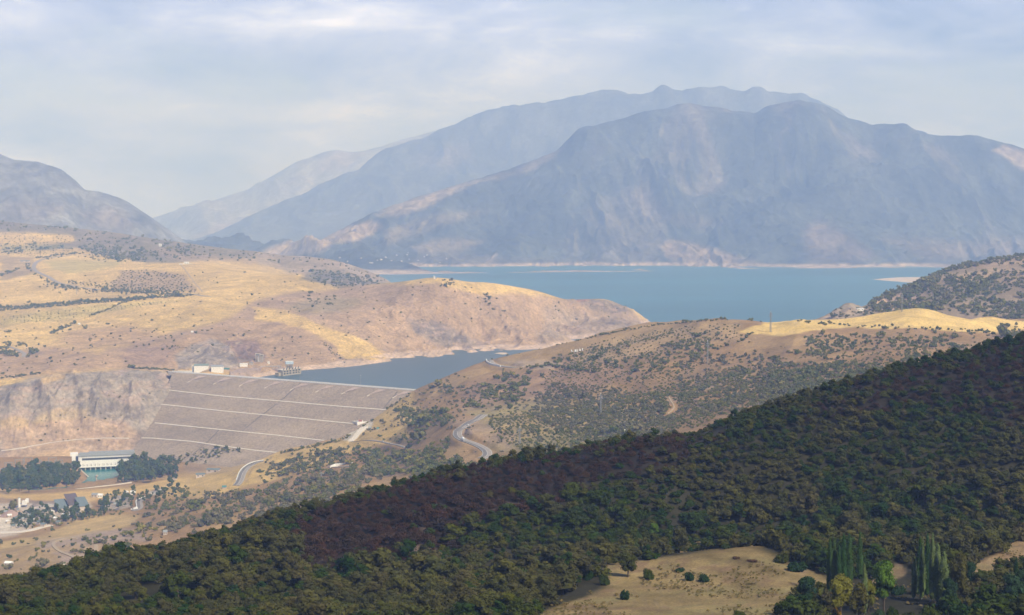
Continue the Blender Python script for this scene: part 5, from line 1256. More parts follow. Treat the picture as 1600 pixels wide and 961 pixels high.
for i, (x, y) in enumerate(sub):
    X, Y, Z = at(x, y, 2640+ (745-y)*7); Z = float(L1.h(X, Y)) if y > 738 else float(Z); Z = max(-109.0, min(Z, -100.0)); k_ = (Z-H)/ray(x, y)[2]; X, Y = float(ray(x, y)[0]*k_), float(ray(x, y)[1]*k_)
    Z = float(max(L1.h(X, Y), L3.h(X, Y)))
    u = tag(empty('switchyard_portal', (X, Y, Z), .25), 'grey lattice portal of the switchyard left of the power station', 'pylon', 'lattice portals of the switchyard')
    b_ = MB(); lattice(b_, (0, 0, -1), 11, 1.6, 5, .3, .8); lattice(b_, (13, 0, -1), 11, 1.6, 5, .3, .8); b_.build('legs', m_galv, u)
    MB().bar((-1, 0, 10), (14, 0, 10), .5).bar((-1, 0, 11), (14, 0, 11), .3).bar((3, 0, 10), (3, 0, 8), .2).bar((6.5, 0, 10), (6.5, 0, 8), .2).bar((10, 0, 10), (10, 0, 8), .2).build('beam', m_galv, u)

# ------------------------------------------------------------------ works above the left end of the dam
def hall(name, pxl, pyl, pxr, Yb, h, depth, roofmat, label, cat, rise=2.5, wallmat=None, zb=None, flat=False, wins=0, rot=0.0, fld=None):
    """plain hall whose front runs from view column pxl to pxr at ground distance Yb"""
    x0, y0, z0 = [float(a) for a in at(pxl, pyl, Yb)]; 
    if zb is not None: z0 = zb
    L_ = abs(pxr-pxl)/F*Yb/max(math.cos(rot), .3)
    u = tag(empty(name, (x0, y0, z0), rot), label, cat)
    MB().box(0, L_, 0, depth, -4, h).build('wall', wallmat or m_white, u)
    if flat: MB().box(-.4, L_+.4, -.4, depth+.4, h+.004, h+.7).build('roof', roofmat, u)
    else: MB().gable(0, L_, 0, depth, h+.004, rise).build('roof', roofmat, u)
    for k in range(wins):
        q = MB().box(L_*(k+.3)/wins, L_*(k+.7)/wins, -.08, .1, h*.35, h*.7).build('window', m_glass, u)
    return u
m_green = plain('grey green sheet roof', (.20, .25, .22), .6, .1, .4); m_teal = plain('teal painted sheet', (.07, .24, .25), .6, .1, .4)
hall('white_hall', 303, 582.0, 325, 3112, 13.5, 22, m_green, 'white hall with dark green roof near the left end of the dam', 'hall', 3, rot=.12)
hall('white_hall', 330, 583.5, 348.5, 3098, 13.5, 20, m_roofg, 'white hall with light grey roof, right one beside the dam crest', 'hall', 2.5, rot=.12)
hall('link_building', 300, 581.5, 303, 3116, 12, 10, m_white, 'small white block with grey side at the left end of the green roofed hall', 'building', flat=True, wallmat=plain('gable shade render', (.52,.57,.62), .8))  # bluish wall colour carries the shade of the hall's left gable
hall('teal_shed', 349.5, 580.2, 357.5, 3128, 5.5, 10, m_teal, 'low teal shed between the white halls and the rocky quay', 'shed', flat=True, wallmat=m_teal)
hall('white_shed', 374.5, 573.2, 386.5, gp(L3, 380, 573.2, 3120, 3600)[1], 6.2, 10, m_white, 'long low white shed on the quay beside the gate towers', 'shed', flat=True, rot=.1)
b_ = tag(hall('parapet_wall', 278, 581, 300, 3105, 1.6, 1.0, m_white, 'low white wall left of the halls at the dam crest', 'wall', flat=True), None)
# rocky quay with bridge to the intake
qz = 12.0
def quay(name, pts_top, z1, z0, mat, label):
    T = [on_z(x, y, z1) for x, y in pts_top]; c = np.mean(np.array(T), axis=0); n = len(T)
    V = T+[(t[0]+(t[0]-c[0])*.10, t[1]+(t[1]-c[1])*.10, z0) for t in T]; Fq = [tuple(range(n))]+[(i, n+i, n+(i+1) % n, (i+1) % n) for i in range(n)]
    o = mesh_from(name, V, Fq, [mat]); bm = bmesh.new(); bm.from_mesh(o.data); bmesh.ops.recalc_face_normals(bm, faces=bm.faces); bm.to_mesh(o.data); bm.free()
    return tag(o, label, 'quay') if label else tag(o, kind='structure')
m_bank = plain('pink quarried rock bank', (.38, .28, .22), .95, .35, .12)
quay('rock_quay', [(359,575.5),(372,573.5),(388,572),(406,570.8),(411,573),(404,578),(388,581),(372,583),(360,584)], 12.0, -2, m_bank, 'pink rock quay between the dam crest and the intake bridge')
quay('rock_quay', [(407,570.8),(430,571),(444,573.5),(440,577.5),(420,576)], 8.5, -4, m_bank, 'paler rock bank under the intake bridge')
def gate_tower(px, py, Yb, wpx, hgt, lab):
    x, y, z = gp(L3, px, py, 3120, 3600); W = wpx/F*Yb
    u = tag(empty('gate_tower', (x, y, z), .1), lab, 'tower')
    b_ = MB()
    for xx in (0, W*.42, W-1.6):
        for yy in (0, 6): b_.box(xx, xx+1.6, yy, yy+1.6, -3, hgt-4.5)
    b_.box(0, W, 0, 7.6, -3, -1).build('columns', m_conc2, u)
    MB().box(-.8, W+.8, -.8, 8.4, hgt-4.496, hgt).build('hoist_room', m_conc2, u); MB().box(1, W-1, -.9, -.7, hgt-3.4, hgt-1.6).build('window', m_glass, u)
    MB().box(W*.5, W*.95, 2, 5, 1, hgt-5).build('gate', m_white, u)
gate_tower(399.3, 566.6, 3330, 6.6, 19.0, 'taller grey gate tower standing on the quay beside the reservoir'); gate_tower(406.6, 566.2, 3330, 4.6, 16.5, 'shorter grey gate tower on the quay, right of the taller one')
# bridge
a = on_z(388, 573, 12.6); a2 = on_z(440, 572.5, 13.6); u = tag(empty('service_bridge', a), 'thin pale service bridge running from the quay to the intake', 'bridge')
d_ = Vector(a2)-Vector(a); MB().bar((0,0,0), tuple(d_), 2.0).build('deck', m_conc, u); MB().bar((0,-2,1.4), tuple(d_+Vector((0,-2,1.4))), .4).build('railing', m_steel, u); b_ = MB()
for t in (.55, .75, .93): q = d_*t; b_.bar(tuple(q), (q.x, q.y, q.z-14), 1.4)
b_.build('pier', m_conc2, u)
# intake block in the water
li = np.array(on_z(442, 587.6, 0)); ri = np.array(on_z(470.5, 583.8, 0)); ang = math.atan2(ri[1]-li[1], ri[0]-li[0]); L_ = float(np.hypot(*(ri-li)[:2]))
it = tag(empty('intake_block', tuple(map(float, li)), ang), 'pale intake block with two rows of dark openings standing in the reservoir', 'intake')
m_pale = plain('pale yellow concrete', (.42, .36, .27), .85, .12, .3)
MB().box(0, L_, 0, 14, -8, 11.6).build('wall', m_pale, it); MB().box(-1, L_+1.5, 3, 15, 11.604, 12.8).build('top_slab', m_conc, it); MB().box(-6, -.01, 6, 16, -8, 6.5).build('side_block', m_pale, it)
for r0, z0 in enumerate((2.6, 7.2)):
    for k in range(6):
        x = L_*(.045+.155*k+(.025 if k > 2 else 0)); MB().box(x, x+L_*.10, -.12, .4, z0, z0+3.0).build('opening', m_glass, it)
for k in range(6):
    x = L_*(.02+.155*k+(.02 if k > 2 else 0)); g = MB(); g.bar((x+.4, -.6, 12.2), (x+L_*.11, 3.0, 15.0), 1.5).build('gate_hoist', m_glass, it)
tw = tag(empty('hoist_tower', tuple(map(float, li+np.array([math.cos(ang)*L_*.36-math.sin(ang)*9, math.sin(ang)*L_*.36+math.cos(ang)*9, 12.8]))), ang*.3), 'pale blue cabin on concrete legs above the intake block', 'tower')
b_ = MB()
for x in (0, 4, 9, 12.5):
    for y in (0, 5): b_.box(x, x+1.3, y, y+1.3, 0, 9)
b_.box(0, 13.8, 5.2, 6.2, 0, 6).build('legs', m_pale, tw); c_ = MB().box(-1, 15, -1, 7.4, 9.004, 14.6).build('cabin', plain('pale blue cladding', (.45, .55, .65), .7, .06), tw); MB().box(-1.2, 15.2, -1.2, 7.6, 14.604, 15.4).build('cabin_roof', m_white, tw)

hall('grey_shed', 389, 570.5, 395, gp(L3, 392, 570.5, 3120, 3600)[1], 5.0, 8, m_roofg, 'small grey shed between the long white shed and the gate towers', 'shed', flat=True, wallmat=m_conc2)
hall('white_kiosk', 418, 568.5, 421, gp(L3, 419, 568.5, 3120, 3700)[1], 4.0, 5, m_white, 'tiny white kiosk on the slope right of the gate towers', 'kiosk', flat=True)
# masts along the crest, ruined tower, outlet house, marker
def mast(px, py, Yb, h, label, lat=False):
    x, y, z = [float(a) for a in at(px, py, Yb)]; u = tag(empty('crest_mast', (x, y, z)), label, 'mast')
    b_ = MB(); lattice(b_, (0, 0, -2), h*.62, 1.3, 7, .22, .7); b_.bar((0,0,h*.6), (0,0,h), .35).build('pole', m_galv, u); MB().box(-.8, .8, -.5, .5, h, h+.6).build('lamp', m_white, u)
mast(468.3, 597.5, 2920, 21, 'tall pale mast on the dam crest in front of the intake'); mast(563.5, 604.5, 2852, 21, 'tall pale mast on the dam crest right of the middle')
x, y, z = gp(L1, 655, 600, 2200, 2600)
u = tag(empty('ruined_tower', (x, y, z-1), .5), 'broken stone tower stump on the edge of the hill beside the dam', 'ruin')
m_ruin = plain('weathered pale stone', (.40, .35, .29), .9, .25, .4)
MB().box(-4.5, 4.5, -2.2, 2.2, -3, 9.2).box(-4.5, -1.2, -2.2, 2.2, 9.204, 11.2).build('wall', m_ruin, u); MB().box(1.8, 4.5, 2.204, 6.5, -3, 6.8).build('broken_wall', m_ruin, u)
t0, h0, Y0 = dam_hit(556.5, 663.2); c0 = dam_pt(t0, h0)
u = tag(empty('outlet_house', (c0[0]+2, c0[1]-3, c0[2]), .0), 'white boat shaped concrete outlet house on the lower right of the dam face', 'outlet house')
hexa = [(0,-2),(17.5,3.0),(15,12),(4,15),(-10.5,10.5)]; 
V = [(x, y, -5) for x, y in [(a*.72+1, b) for a, b in hexa]]+[(x, y, 5.2) for x, y in hexa]+[(x*.86+.6, y*.8+1.4, 5.2) for x, y in hexa]+[(x*.86+.6, y*.8+1.4, 4.2) for x, y in hexa]
n = 5; Fq = [(i, (i+1) % n, n+(i+1) % n, n+i) for i in range(n)]+[(n+i, n+(i+1) % n, 2*n+(i+1) % n, 2*n+i) for i in range(n)]+[(2*n+i, 2*n+(i+1) % n, 3*n+(i+1) % n, 3*n+i) for i in range(n)]+[tuple(3*n+i for i in range(n))]
mesh_from('hull', V, Fq, [m_white], parent=u); MB().box(2, 8, 5, 8.5, 4.21, 7.6).build('hoist', plain('rusty red paint', (.35, .12, .09), .7), u); MB().box(-4, 2, 4, 9, 4.21, 5.6).build('hatch', m_roofg, u); MB().box(8.2, 9.4, 5, 8, 4.21, 7.0).build('hoist_frame', m_white, u)
x, y, z = gp(L3, 678.5, 436.5, 3700, 4200)
u = tag(empty('marker_tower', (x, y+8, z)), 'small white marker tower on the golden top of the peninsula', 'tower'); MB().box(-2, 2, -2, 2, -2, 7.5).build('shaft', m_white, u); MB().box(-2.8, 2.8, -2.8, 2.8, 7.504, 8.6).build('cap', m_white, u); MB().box(3, 6.5, -2, 2, -2, 3).build('hut', m_ruin, u)
x, y, z = gp(L1, 525, 683, 2200, 2600)
u = tag(empty('valve_cabin', (x, y, z)), 'dark little cabin on a post at the scrubby edge below the dam face', 'cabin'); MB().bar((0,0,-1),(0,0,3.5),.8).build('post', m_steel, u); MB().box(-1.8,1.8,-1.5,1.5,3.5,6.5).build('cabin_box', m_tr, u)
x, y, z = gp(L1, 718.5, 574, 2200, 2600)
u = tag(empty('observation_post', (x, y, z)), 'small dark lookout post on the skyline of the hill above the reservoir arm', 'post'); MB().bar((0,0,-1),(0,0,5),.5).build('post', m_steel, u); MB().box(-1.6,1.6,-1.3,1.3,5,7.6).build('cabin_box', m_tr, u)

# ------------------------------------------------------------------ power line pylons
def pylon(px, pb, pt, label, fld=L1, y0=900, y1=2560, Y=None):
    if Y is None: x, y, z = gp(fld, px, pb, y0, y1)
    else: x, y, z = [float(a) for a in at(px, pb, Y)]
    h = (pb-pt)/F*y*1.02; u = tag(empty('power_pylon', (x, y, z), .3), label, 'pylon')
    b_ = MB(); lattice(b_, (0, 0, -1), h+1, 1.9, 12, .22, .8); b_.build('mast', m_galv, u)
    a_ = MB()
    for zz, w in ((h*.80, 3.0), (h*.90, 2.2)): a_.bar((-w, 0, zz), (w, 0, zz), .42).bar((-w, 0, zz), (0, 0, zz+1.0), .2).bar((w, 0, zz), (0, 0, zz+1.0), .2).bar((-w, 0, zz), (-w, 0, zz-1.3), .3).bar((w, 0, zz), (w, 0, zz-1.3), .3)
    a_.build('crossarm', m_galv, u); MB().bar((0,0,h),(0,0,h*1.06),.5).build('tip', m_white, u)
pylon(1204, 519, 488, 'lattice pylon rising from the left part of the golden field against the lake'); pylon(1313.5, 497.5, 467, 'lattice pylon beside the rocky mound at the back of the golden field')
pylon(1409, 487, 460, 'slender pylon in front of the scrub covered hill at right'); pylon(938.5, 647, 616, 'pale pylon standing among the dark orchard rows, nearest one to the viewer'); pylon(1105.5, 568, 534, 'faint pylon on the brown hillside below the green hedge')
pylon(812, 693, 668, 'faint pylon near the bend of the road in the middle hillside'); pylon(120, 460, 452, 'short pole by the plateau road', L3, 2720, 6500); pylon(502, 748, 738, 'thin pole among the olive scrub below the dam')

# ------------------------------------------------------------------ town works and houses
def house(px, py, wpx, h, depth, roofmat, label, rot=0.1, fld=L1, rng=(1000, 2440), rise=1.8, flat=False, wallmat=None, cat='house', name='house', wins=2, Y=None):
    x, y, z = gp(fld, px, py, *rng) if Y is None else [float(a) for a in at(px, py, Y)]
    L_ = wpx/F*y; u = tag(empty(name, (x-L_/2, y, z+.1), rot), label, cat)
    MB().box(0, L_, 0, depth, -3, h).build('wall', wallmat or (m_white if 'white' in label else m_pink), u)
    if flat: MB().mono(-.4, L_+.4, -.5, depth+.5, h+.6, h+rise+.6).build('roof', roofmat, u)
    else: MB().gable(0, L_, 0, depth, h+.004, rise).build('roof', roofmat, u)
    for k in range(wins): MB().box(L_*(k+.35)/wins, L_*(k+.65)/wins, -.06, .1, h*.35, h*.75).build('window', m_glass, u)
    return u
m_brown = plain('dark brown sheet roof', (.13, .10, .10), .6, .15, .3); m_slate = plain('blue grey sheet roof', (.16, .20, .21), .6, .12, .3); m_pink = plain('pale render', (.55,.47,.40), .85, .1)
house(99, 799.5, 17, 4, 34, m_slate, 'left grey roofed works shed, lowest of the three joined sheds in the town', .45, rise=7, flat=True, cat='shed', name='works_shed', wallmat=m_pink, wins=0)
house(117, 796.5, 18, 6, 42, m_brown, 'large dark brown roofed works shed in the middle of the town', .45, rise=9, flat=True, cat='shed', name='works_shed', wallmat=m_pink, wins=0)
house(132, 797.5, 15, 5, 36, m_slate, 'right blue grey roofed works shed with pale front wall in the town', .45, rise=7, flat=True, cat='shed', name='works_shed', wallmat=m_pink, wins=0)
x, y, z = gp(L1, 31, 793, 1900, 2400)
u = tag(empty('batching_plant', (x, y, z)), 'white and blue concrete batching plant with tall silo in the town yard', 'plant')
MB().cyl(-1.5, 2, 0, 13.5, 2.1).build('silo', m_white, u); MB().cyl(-1.5, 2, 13.5, 15, 2.1, r1=.4).build('silo_cap', m_roofg, u); MB().box(3, 9, 0, 5, 3.4, 9.6).build('hopper', m_white, u); MB().box(7, 11, 4, 8, 6, 12).build('bin', m_white, u)
b_ = MB()
for xx in (3.3, 8.5): b_.bar((xx, .3, -1), (xx, .3, 3.4), .5).bar((xx, 4.6, -1), (xx, 4.6, 3.4), .5)
b_.bar((-6, -1, 0), (3, 3, 7), .9).build('frame', plain('blue painted steel', (.07,.12,.30), .6), u)
def heap(px, py, r, h, col, label, sy=.8, seed=1):
    x, y, z = gp(L1, px, py, 1900, 2420); rr = np.random.RandomState(seed); V = [(0, 0, h)]; Fq = []; n = 22
    for j, q in enumerate((.3, .62, .85, 1.08)):
        for k in range(n): a = 6.2832*k/n; w = q*(1+.08*rr.normal()); V.append((math.cos(a)*r*w, math.sin(a)*r*sy*w, h*(1-q)*(1+.1*rr.normal())-(.5 if j == 3 else 0)))
    for k in range(n):
        Fq.append((0, 1+k, 1+(k+1) % n))
        for j in range(3): a = 1+j*n; Fq.append((a+k, a+n+k, a+n+(k+1) % n, a+(k+1) % n))
    o = mesh_from('gravel_heap', V, Fq, [plain('gravel', col, .95, .25, .8)], smooth=True); o.location = (x, y, z-.2); tag(o, label, 'heap')
heap(18, 806, 17, 9.5, (.36,.25,.21), 'big pink gravel heap beside the batching plant'); heap(53, 791, 7, 4, (.22,.18,.16), 'small grey gravel heap right of the batching plant', seed=2); heap(75, 790, 12, 3.5, (.36,.33,.31), 'low grey gravel heap left of the works sheds', seed=3)
H_ = [(207,773,7,4,8,m_white,'small white house in the trees above the town lane'),(258,836,6,3,7,m_roofg,'small lone grey roofed house beside the dark woodland edge'),(12,884,11,2.6,6,m_white,'long low pale hut on the slope at the left edge of the view'),
      (350,764,6,2.6,5,m_teal,'tiny teal roofed hut in the scrub above the town'),(313,746,14,4,10,m_slate,'lower grey green roofed shed on the golden bank below the dam'),(332,738,20,4,12,m_slate,'long grey green roofed shed on the golden bank below the dam'),(354,731,12,4,9,m_green,'upper right green roofed shed on the golden bank below the dam'),
      (45,809,9,3,8,m_roofg,'small grey roofed house between the town trees'),(66,824,7,4,8,m_slate,'dark fronted small house by the pale yard road'),(99,808,5,3,7,m_white,'white van sized hut among the trees, left of a pair'),(107,808,7,3,7,m_white,'white hut among the trees, right of a pair'),(147,777,9,4,9,m_roofg,'grey house at the foot of the golden bank'),(156,778,7,4,8,m_white,'white house beside the round dark tree on the golden bank'),
      (263,747,4,5,6,m_pink,'tiny pale house at the edge of the dark grove'),(272,750,5,5,6,m_pink,'second tiny pale house right of the dark grove'),(77,908,30,2.2,7,m_slate,'long low blue roofed shed half hidden by the dark woodland'),(98,889,6,2.5,6,m_pink,'roofless pink ruin beside the dirt track'),(578,671,5,2,4,m_roofg,'tiny hut on the golden slope right of the outlet house'),(590,672,3,2,4,m_teal,'tiny teal box right of the tiny hut'),(978,677,4,1.8,4,m_white,'small white hut in the orchard rows'),(698,738,7,2.5,5,m_roofg,'small grey hut in the trees at the edge of the woodland')]
for i, (px, py, wp, h, dp, rf, lab) in enumerate(H_): house(px, py, wp, h, dp, rf, lab, rot=.2*math.sin(i*2.1), cat='hut' if 'hut' in lab else ('shed' if 'shed' in lab else ('ruin' if 'ruin' in lab else 'house')), name='hut' if 'hut' in lab else ('shed' if 'shed' in lab else 'house'))
house(291, 412.6, 7, 5, 9, m_white, 'white farmhouse on the crest of the golden plateau', 0, L3, (4000, 6300)); hall('boundary_wall', 280, 413.4, 300, gp(L3, 291, 412.6, 4000, 6300)[1]-8, 2.4, 1.2, m_white, 'long white wall in front of the white farmhouse', 'wall', flat=True)
house(250, 385, 4, 8, 8, m_white, 'lone white house in the dark scrub of the far ridge', 0, L3, (4800, 6500)); house(123, 508, 3, 3.5, 5, m_white, 'tiny white hut at the end of the dark hedge on the plateau', 0, L3, (2800, 4500), cat='hut', name='hut')
house(38, 409.5, 14, 4, 12, m_slate, 'blue grey roofed farm shed beside the plateau road', .1, L3, (4200, 6300), cat='shed', name='shed'); house(300, 520, 3, 2.4, 4, m_white, 'tiny white shed on the brown slope above the halls', 0, L3, (2800, 4500), cat='shed', name='shed')
house(1345, 485, 11, 2.6, 8, m_white, 'flat white roofed building between the rocky mound and the dark hill', .1, L6, (2500, 3200), flat=True, rise=.3, cat='building', name='flat_building')
for i, (px, py) in enumerate([(8,803),(15,809),(25,812),(36,814),(50,815),(60,819),(72,813),(85,813),(90,819),(40,823),(10,818),(20,825),(56,806),(80,803),(28,800),(180,791),(196,772)]):
    house(px, py, 4.5+1.5*math.sin(i*1.7), 3.0, 6, [m_roofg, m_white, m_slate][i % 3], 'small pale house in the cluster at the lower left of the valley town', rot=.5*math.sin(i*2.3))['group'] = 'small houses of the valley town'
# far village across the lake
for i, (px, py, wp) in enumerate([(543,409.5,2.2),(580,411.5,8),(590,407.5,3),(596,406.5,4),(603,402.5,3),(612,408,3),(628,409,3),(640,406,2.5),(639,396,4),(637,399,3),(665,401.5,5),(669,399,3),(655,408,3),(566,404,3),(533,403,3),(700,405,3),(690,411,4),(622,399,2.5)]):
    house(px, py, wp*.8, 4, 9, m_roofg if i % 3 else m_white, 'tiny pale house of the village on the far shore of the lake', .1*i, M3, (7600, 9600), wallmat=m_pink, wins=0, rise=2.0)['group'] = 'houses of the far shore village'
# white stone marks laid on the hillside
m_stone = plain('whitewashed stones', (.8, .78, .74), .9, .05)
for i, (px, py, lab) in enumerate([(894.5,548.5,'first and curved white stone mark of the row on the orchard hillside'),(899,548.8,'second white stone mark of the row on the orchard hillside'),(902.3,548.6,'third white stone mark of the row on the orchard hillside'),(906.3,547.8,'fourth white stone mark of the row on the orchard hillside'),(911,546.8,'last and palest white stone mark of the row on the orchard hillside')]):
    x, y, z = gp(L1, px, py, 1500, 2500); zb = .5
    pts = [(-1.2,1,0),(-1.4,-.8,0),(1.0,-1.0,0)] if i == 0 else [(-1,-1,0),(0,1.4,0),(1,-1,0)] if i % 2 else [(-.8,-1.2,0),(-.8,1.2,0),(.9,.6,0)]
    b_ = MB()
    for a, b in zip(pts[:-1], pts[1:]): b_.bar((a[0], a[1]*5, a[1]*1.0+zb), (b[0], b[1]*5, b[1]*1.0+zb), .9)
    o = b_.build('stone_mark', m_stone); o.location = (x, y, z); tag(o, lab, 'stone mark')

# ------------------------------------------------------------------ vehicles
m_tyre = plain('tyre rubber', (.03,.03,.03), .9); m_carw = plain('white car paint', (.75,.76,.77), .35, .03, spec=.5)
def car(p, yaw, label, truck=False, mat=None):
    u = tag(empty('truck' if truck else 'car', tuple(p), yaw), label, 'truck' if truck else 'car'); mat = mat or m_carw
    if truck:
        MB().box(-3.6, 1.3, -1.2, 1.2, .9, 3.6).build('cargo_box', mat, u); MB().box(1.5, 3.5, -1.15, 1.15, .7, 2.9).build('cab', mat, u); MB().box(3.45, 3.56, -1, 1, 1.7, 2.6).build('windscreen', m_glass, u); wx = (-2.5, 2.6); r = .5
    else:
        MB().box(-2.1, 2.1, -.85, .85, .35, .95).build('body', mat, u); b = len('x'); c = MB(); c.V = [(-1.7,-.8,.954),(1.1,-.8,.954),(1.1,.8,.954),(-1.7,.8,.954),(-1.2,-.68,1.5),(.4,-.68,1.5),(.4,.68,1.5),(-1.2,.68,1.5)]; c.F = [(0,3,2,1),(4,5,6,7),(0,1,5,4),(1,2,6,5),(2,3,7,6),(3,0,4,7)]; c.build('cabin', m_glass, u); MB().box(-1.15, .35, -.66, .66, 1.504, 1.56).build('car_roof', mat, u); wx = (-1.35, 1.35); r = .33
    for x in wx:
        for y in (-.85, .85):
            o = MB().cyl(0, 0, -.12, .12, r).build('wheel', m_tyre, u); o.location = (x, y, r); o.rotation_euler = (math.pi/2, 0, 0)
def on_road(path, px, off=0.0):
    X, Y = path[:, 0], path[:, 1]; qx, qy = proj(path[:, 0], path[:, 1], path[:, 2]); i = int(np.argmin((qx-px[0])**2+((qy-px[1])*2)**2)); i = min(max(i, 1), len(path)-2)
    d = path[i+1]-path[i-1]; yaw = math.atan2(d[1], d[0]); n = np.array([d[1], -d[0], 0])/np.hypot(d[0], d[1]); p = path[i]+n*off; return (float(p[0]), float(p[1]), float(p[2])+.32), yaw
p_, yw = on_road(P['big'], (727, 688), 2.4); car(p_, yw, 'white box truck driving out of the big S bend', True)
p_, yw = on_road(P['big'], (725, 665), -2.6); car(p_, yw, 'white car on the upper leg of the big S bend')
p_, yw = on_road(P['mid'], (598, 690), -1.2); car(p_, yw, 'white car on the thin road below the dam, left one of two'); p_, yw = on_road(P['mid'], (611, 693), 1.2); car(p_, yw, 'white car on the thin road below the dam, right one of two', mat=plain('silver car paint', (.5,.51,.53), .35, .03, spec=.5))
p_, yw = on_road(P['town'], (219, 783), 1.0); car(p_, yw, 'dark car in the small hairpin bend by the town', mat=plain('dark car paint', (.05,.05,.07), .35, .03, spec=.5)); p_, yw = on_road(P['town'], (205, 798), 1.0); car(p_, yw, 'white truck at the lower end of the small hairpin bend', True)

# ------------------------------------------------------------------ trees and bushes standing out in the foreground
m_pop = leafmat('poplar leaves', [(.030,.075,.016), (.07,.11,.025)], .3); m_popp = leafmat('pale poplar leaves', [(.13,.17,.06), (.10,.14,.045)], .25)
m_yel = leafmat('yellowing leaves', [(.13,.14,.018), (.20,.17,.02)], .35); m_org = leafmat('orange autumn leaves', [(.28,.17,.02), (.20,.14,.02)], .3); m_lime = leafmat('bright green leaves', [(.075,.14,.012), (.09,.15,.016)], .25); m_dkg = leafmat('dark evergreen leaves', [(.018,.045,.014), (.025,.055,.02)], .3)
m_teaw = leafmat('willow leaves', [(.035,.065,.022), (.03,.06,.025)], .3)
def crownmesh(seed, mat, shape, n, leaf, lumps): return mesh_from('crown', *leaf_cloud(seed, n, leaf, shape=shape, lumps=lumps), [mat], link=False)
CT_ = {(k, sh): crownmesh(70+i, m, sh, n, lf, lu) for i, (k, m, sh, n, lf, lu) in enumerate([
    ('pop', m_pop, 'tall', 2600, .075, 20), ('pale', m_popp, 'tall', 2600, .07, 20), ('yel', m_yel, 'tree', 2600, .050, 18), ('org', m_org, 'round', 700, .08, 10), ('lime', m_lime, 'tree', 2800, .050, 18), ('dk', m_dkg, 'round', 1200, .06, 15), ('dk', m_dkg, 'tree', 2400, .05, 17), ('wil', m_teaw, 'tree', 2600, .05, 18), ('wood', m_wood, 'round', 1200, .06, 16), ('wood', m_olive, 'tree', 2600, .05, 18), ('dk', m_dkg, 'tall', 1200, .09, 12), ('yel', m_yel, 'round', 900, .065, 12), ('lime', m_lime, 'round', 700, .07, 10), ('wil', m_teaw, 'round', 1000, .06, 13), ('rust', m_rust, 'round', 800, .06, 12), ('burnt', m_burnt, 'round', 800, .06, 12)])}
TRP = [mesh_from('trunk', *tube([(0,0,-.4),(.02,0,2.5),(0,.02,5.3)], [.10,.07,.02]), [m_pale_bark], link=False)]; TRD = mesh_from('trunk', *trunk_mesh(9, 1.7, .07, .5), [m_bark], link=False)
def fg(kind, shape, px, pbase, wpx, hpx, Y, label, cat='tree', group=None, name=None, lean=0):
    """foreground plant: crown wpx wide and hpx high whose foot is seen at (px, pbase)"""
    X, Yh, ok = L0.hit([px], [min(pbase, 1010)], 60, 900, 900)
    if ok[0] and abs(float(Yh[0])-Y) < 120: Y = float(Yh[0])
    x = float(ray(px, pbase)[0]/ray(px, pbase)[1]*Y); z = float(L0.h(x, Y)); R_w = wpx/F*Y/2; hh = hpx/F*Y
    uh = {'tall': 6.3, 'tree': 3.1, 'round': 1.45}[shape]
    o = bpy.data.objects.new(name or 'tree', None); COL.objects.link(o); o.location = (x, Y, z-.15); o.rotation_euler = (0, 0, rnd.uniform(0, 6.28))
    c = bpy.data.objects.new('crown', CT_[(kind, shape)]); COL.objects.link(c); c.parent = o; c.scale = (R_w, R_w, hh/uh); c.location = (0, 0, -.3*hh/uh if shape == 'round' else 0)
    t = bpy.data.objects.new('trunk', TRP[0] if shape == 'tall' else TRD); COL.objects.link(t); t.parent = o; t.scale = (R_w*.9+.3, R_w*.9+.3, hh/uh if shape != 'round' else hh/3.2)
    return tag(o, label, cat, group)
Yb = 395
POP = [(1296,925,9,86,'dark poplar, leftmost of the left poplar clump'),(1303,928,9,88,'dark poplar, second of the left poplar clump'),(1310,930,8,80,'dark slim poplar with bare white stem in the left poplar clump'),(1317,925,10,92,'dark poplar, fourth of the left poplar clump'),(1326,922,11,90,'brightest and tallest poplar at the right of the left clump'),(1343,905,8,76,'lone dark slim poplar between the two poplar clumps')]
for px, pb, wp, hp, lab in POP: fg('pop', 'tall', px, pb, wp*1.6, hp*1.08, Yb+25, lab, name='poplar_tree')
for px, pb, wp, hp, lab, kd in [(1428,935,9,66,'slim pale poplar at the left edge of the right clump','pale'),(1436,930,10,92,'dark slim poplar behind the pale ones in the right clump','pop'),(1440,936,9,95,'pale green poplar, second of the right clump','pale'),(1448,930,10,98,'dark tall poplar in the middle of the right clump','pop'),(1456,938,10,106,'tallest pale poplar of the right clump','pale'),(1464,940,14,92,'broad pale poplar right of the tallest one','pale'),(1474,942,14,82,'olive poplar with white stem in the right clump','pale'),(1350,960,9,80,'slim poplar with pale green top below the lone one','pale')]: fg(kd, 'tall', px, pb, wp*1.6, hp*1.08, Yb, lab, name='poplar_tree')
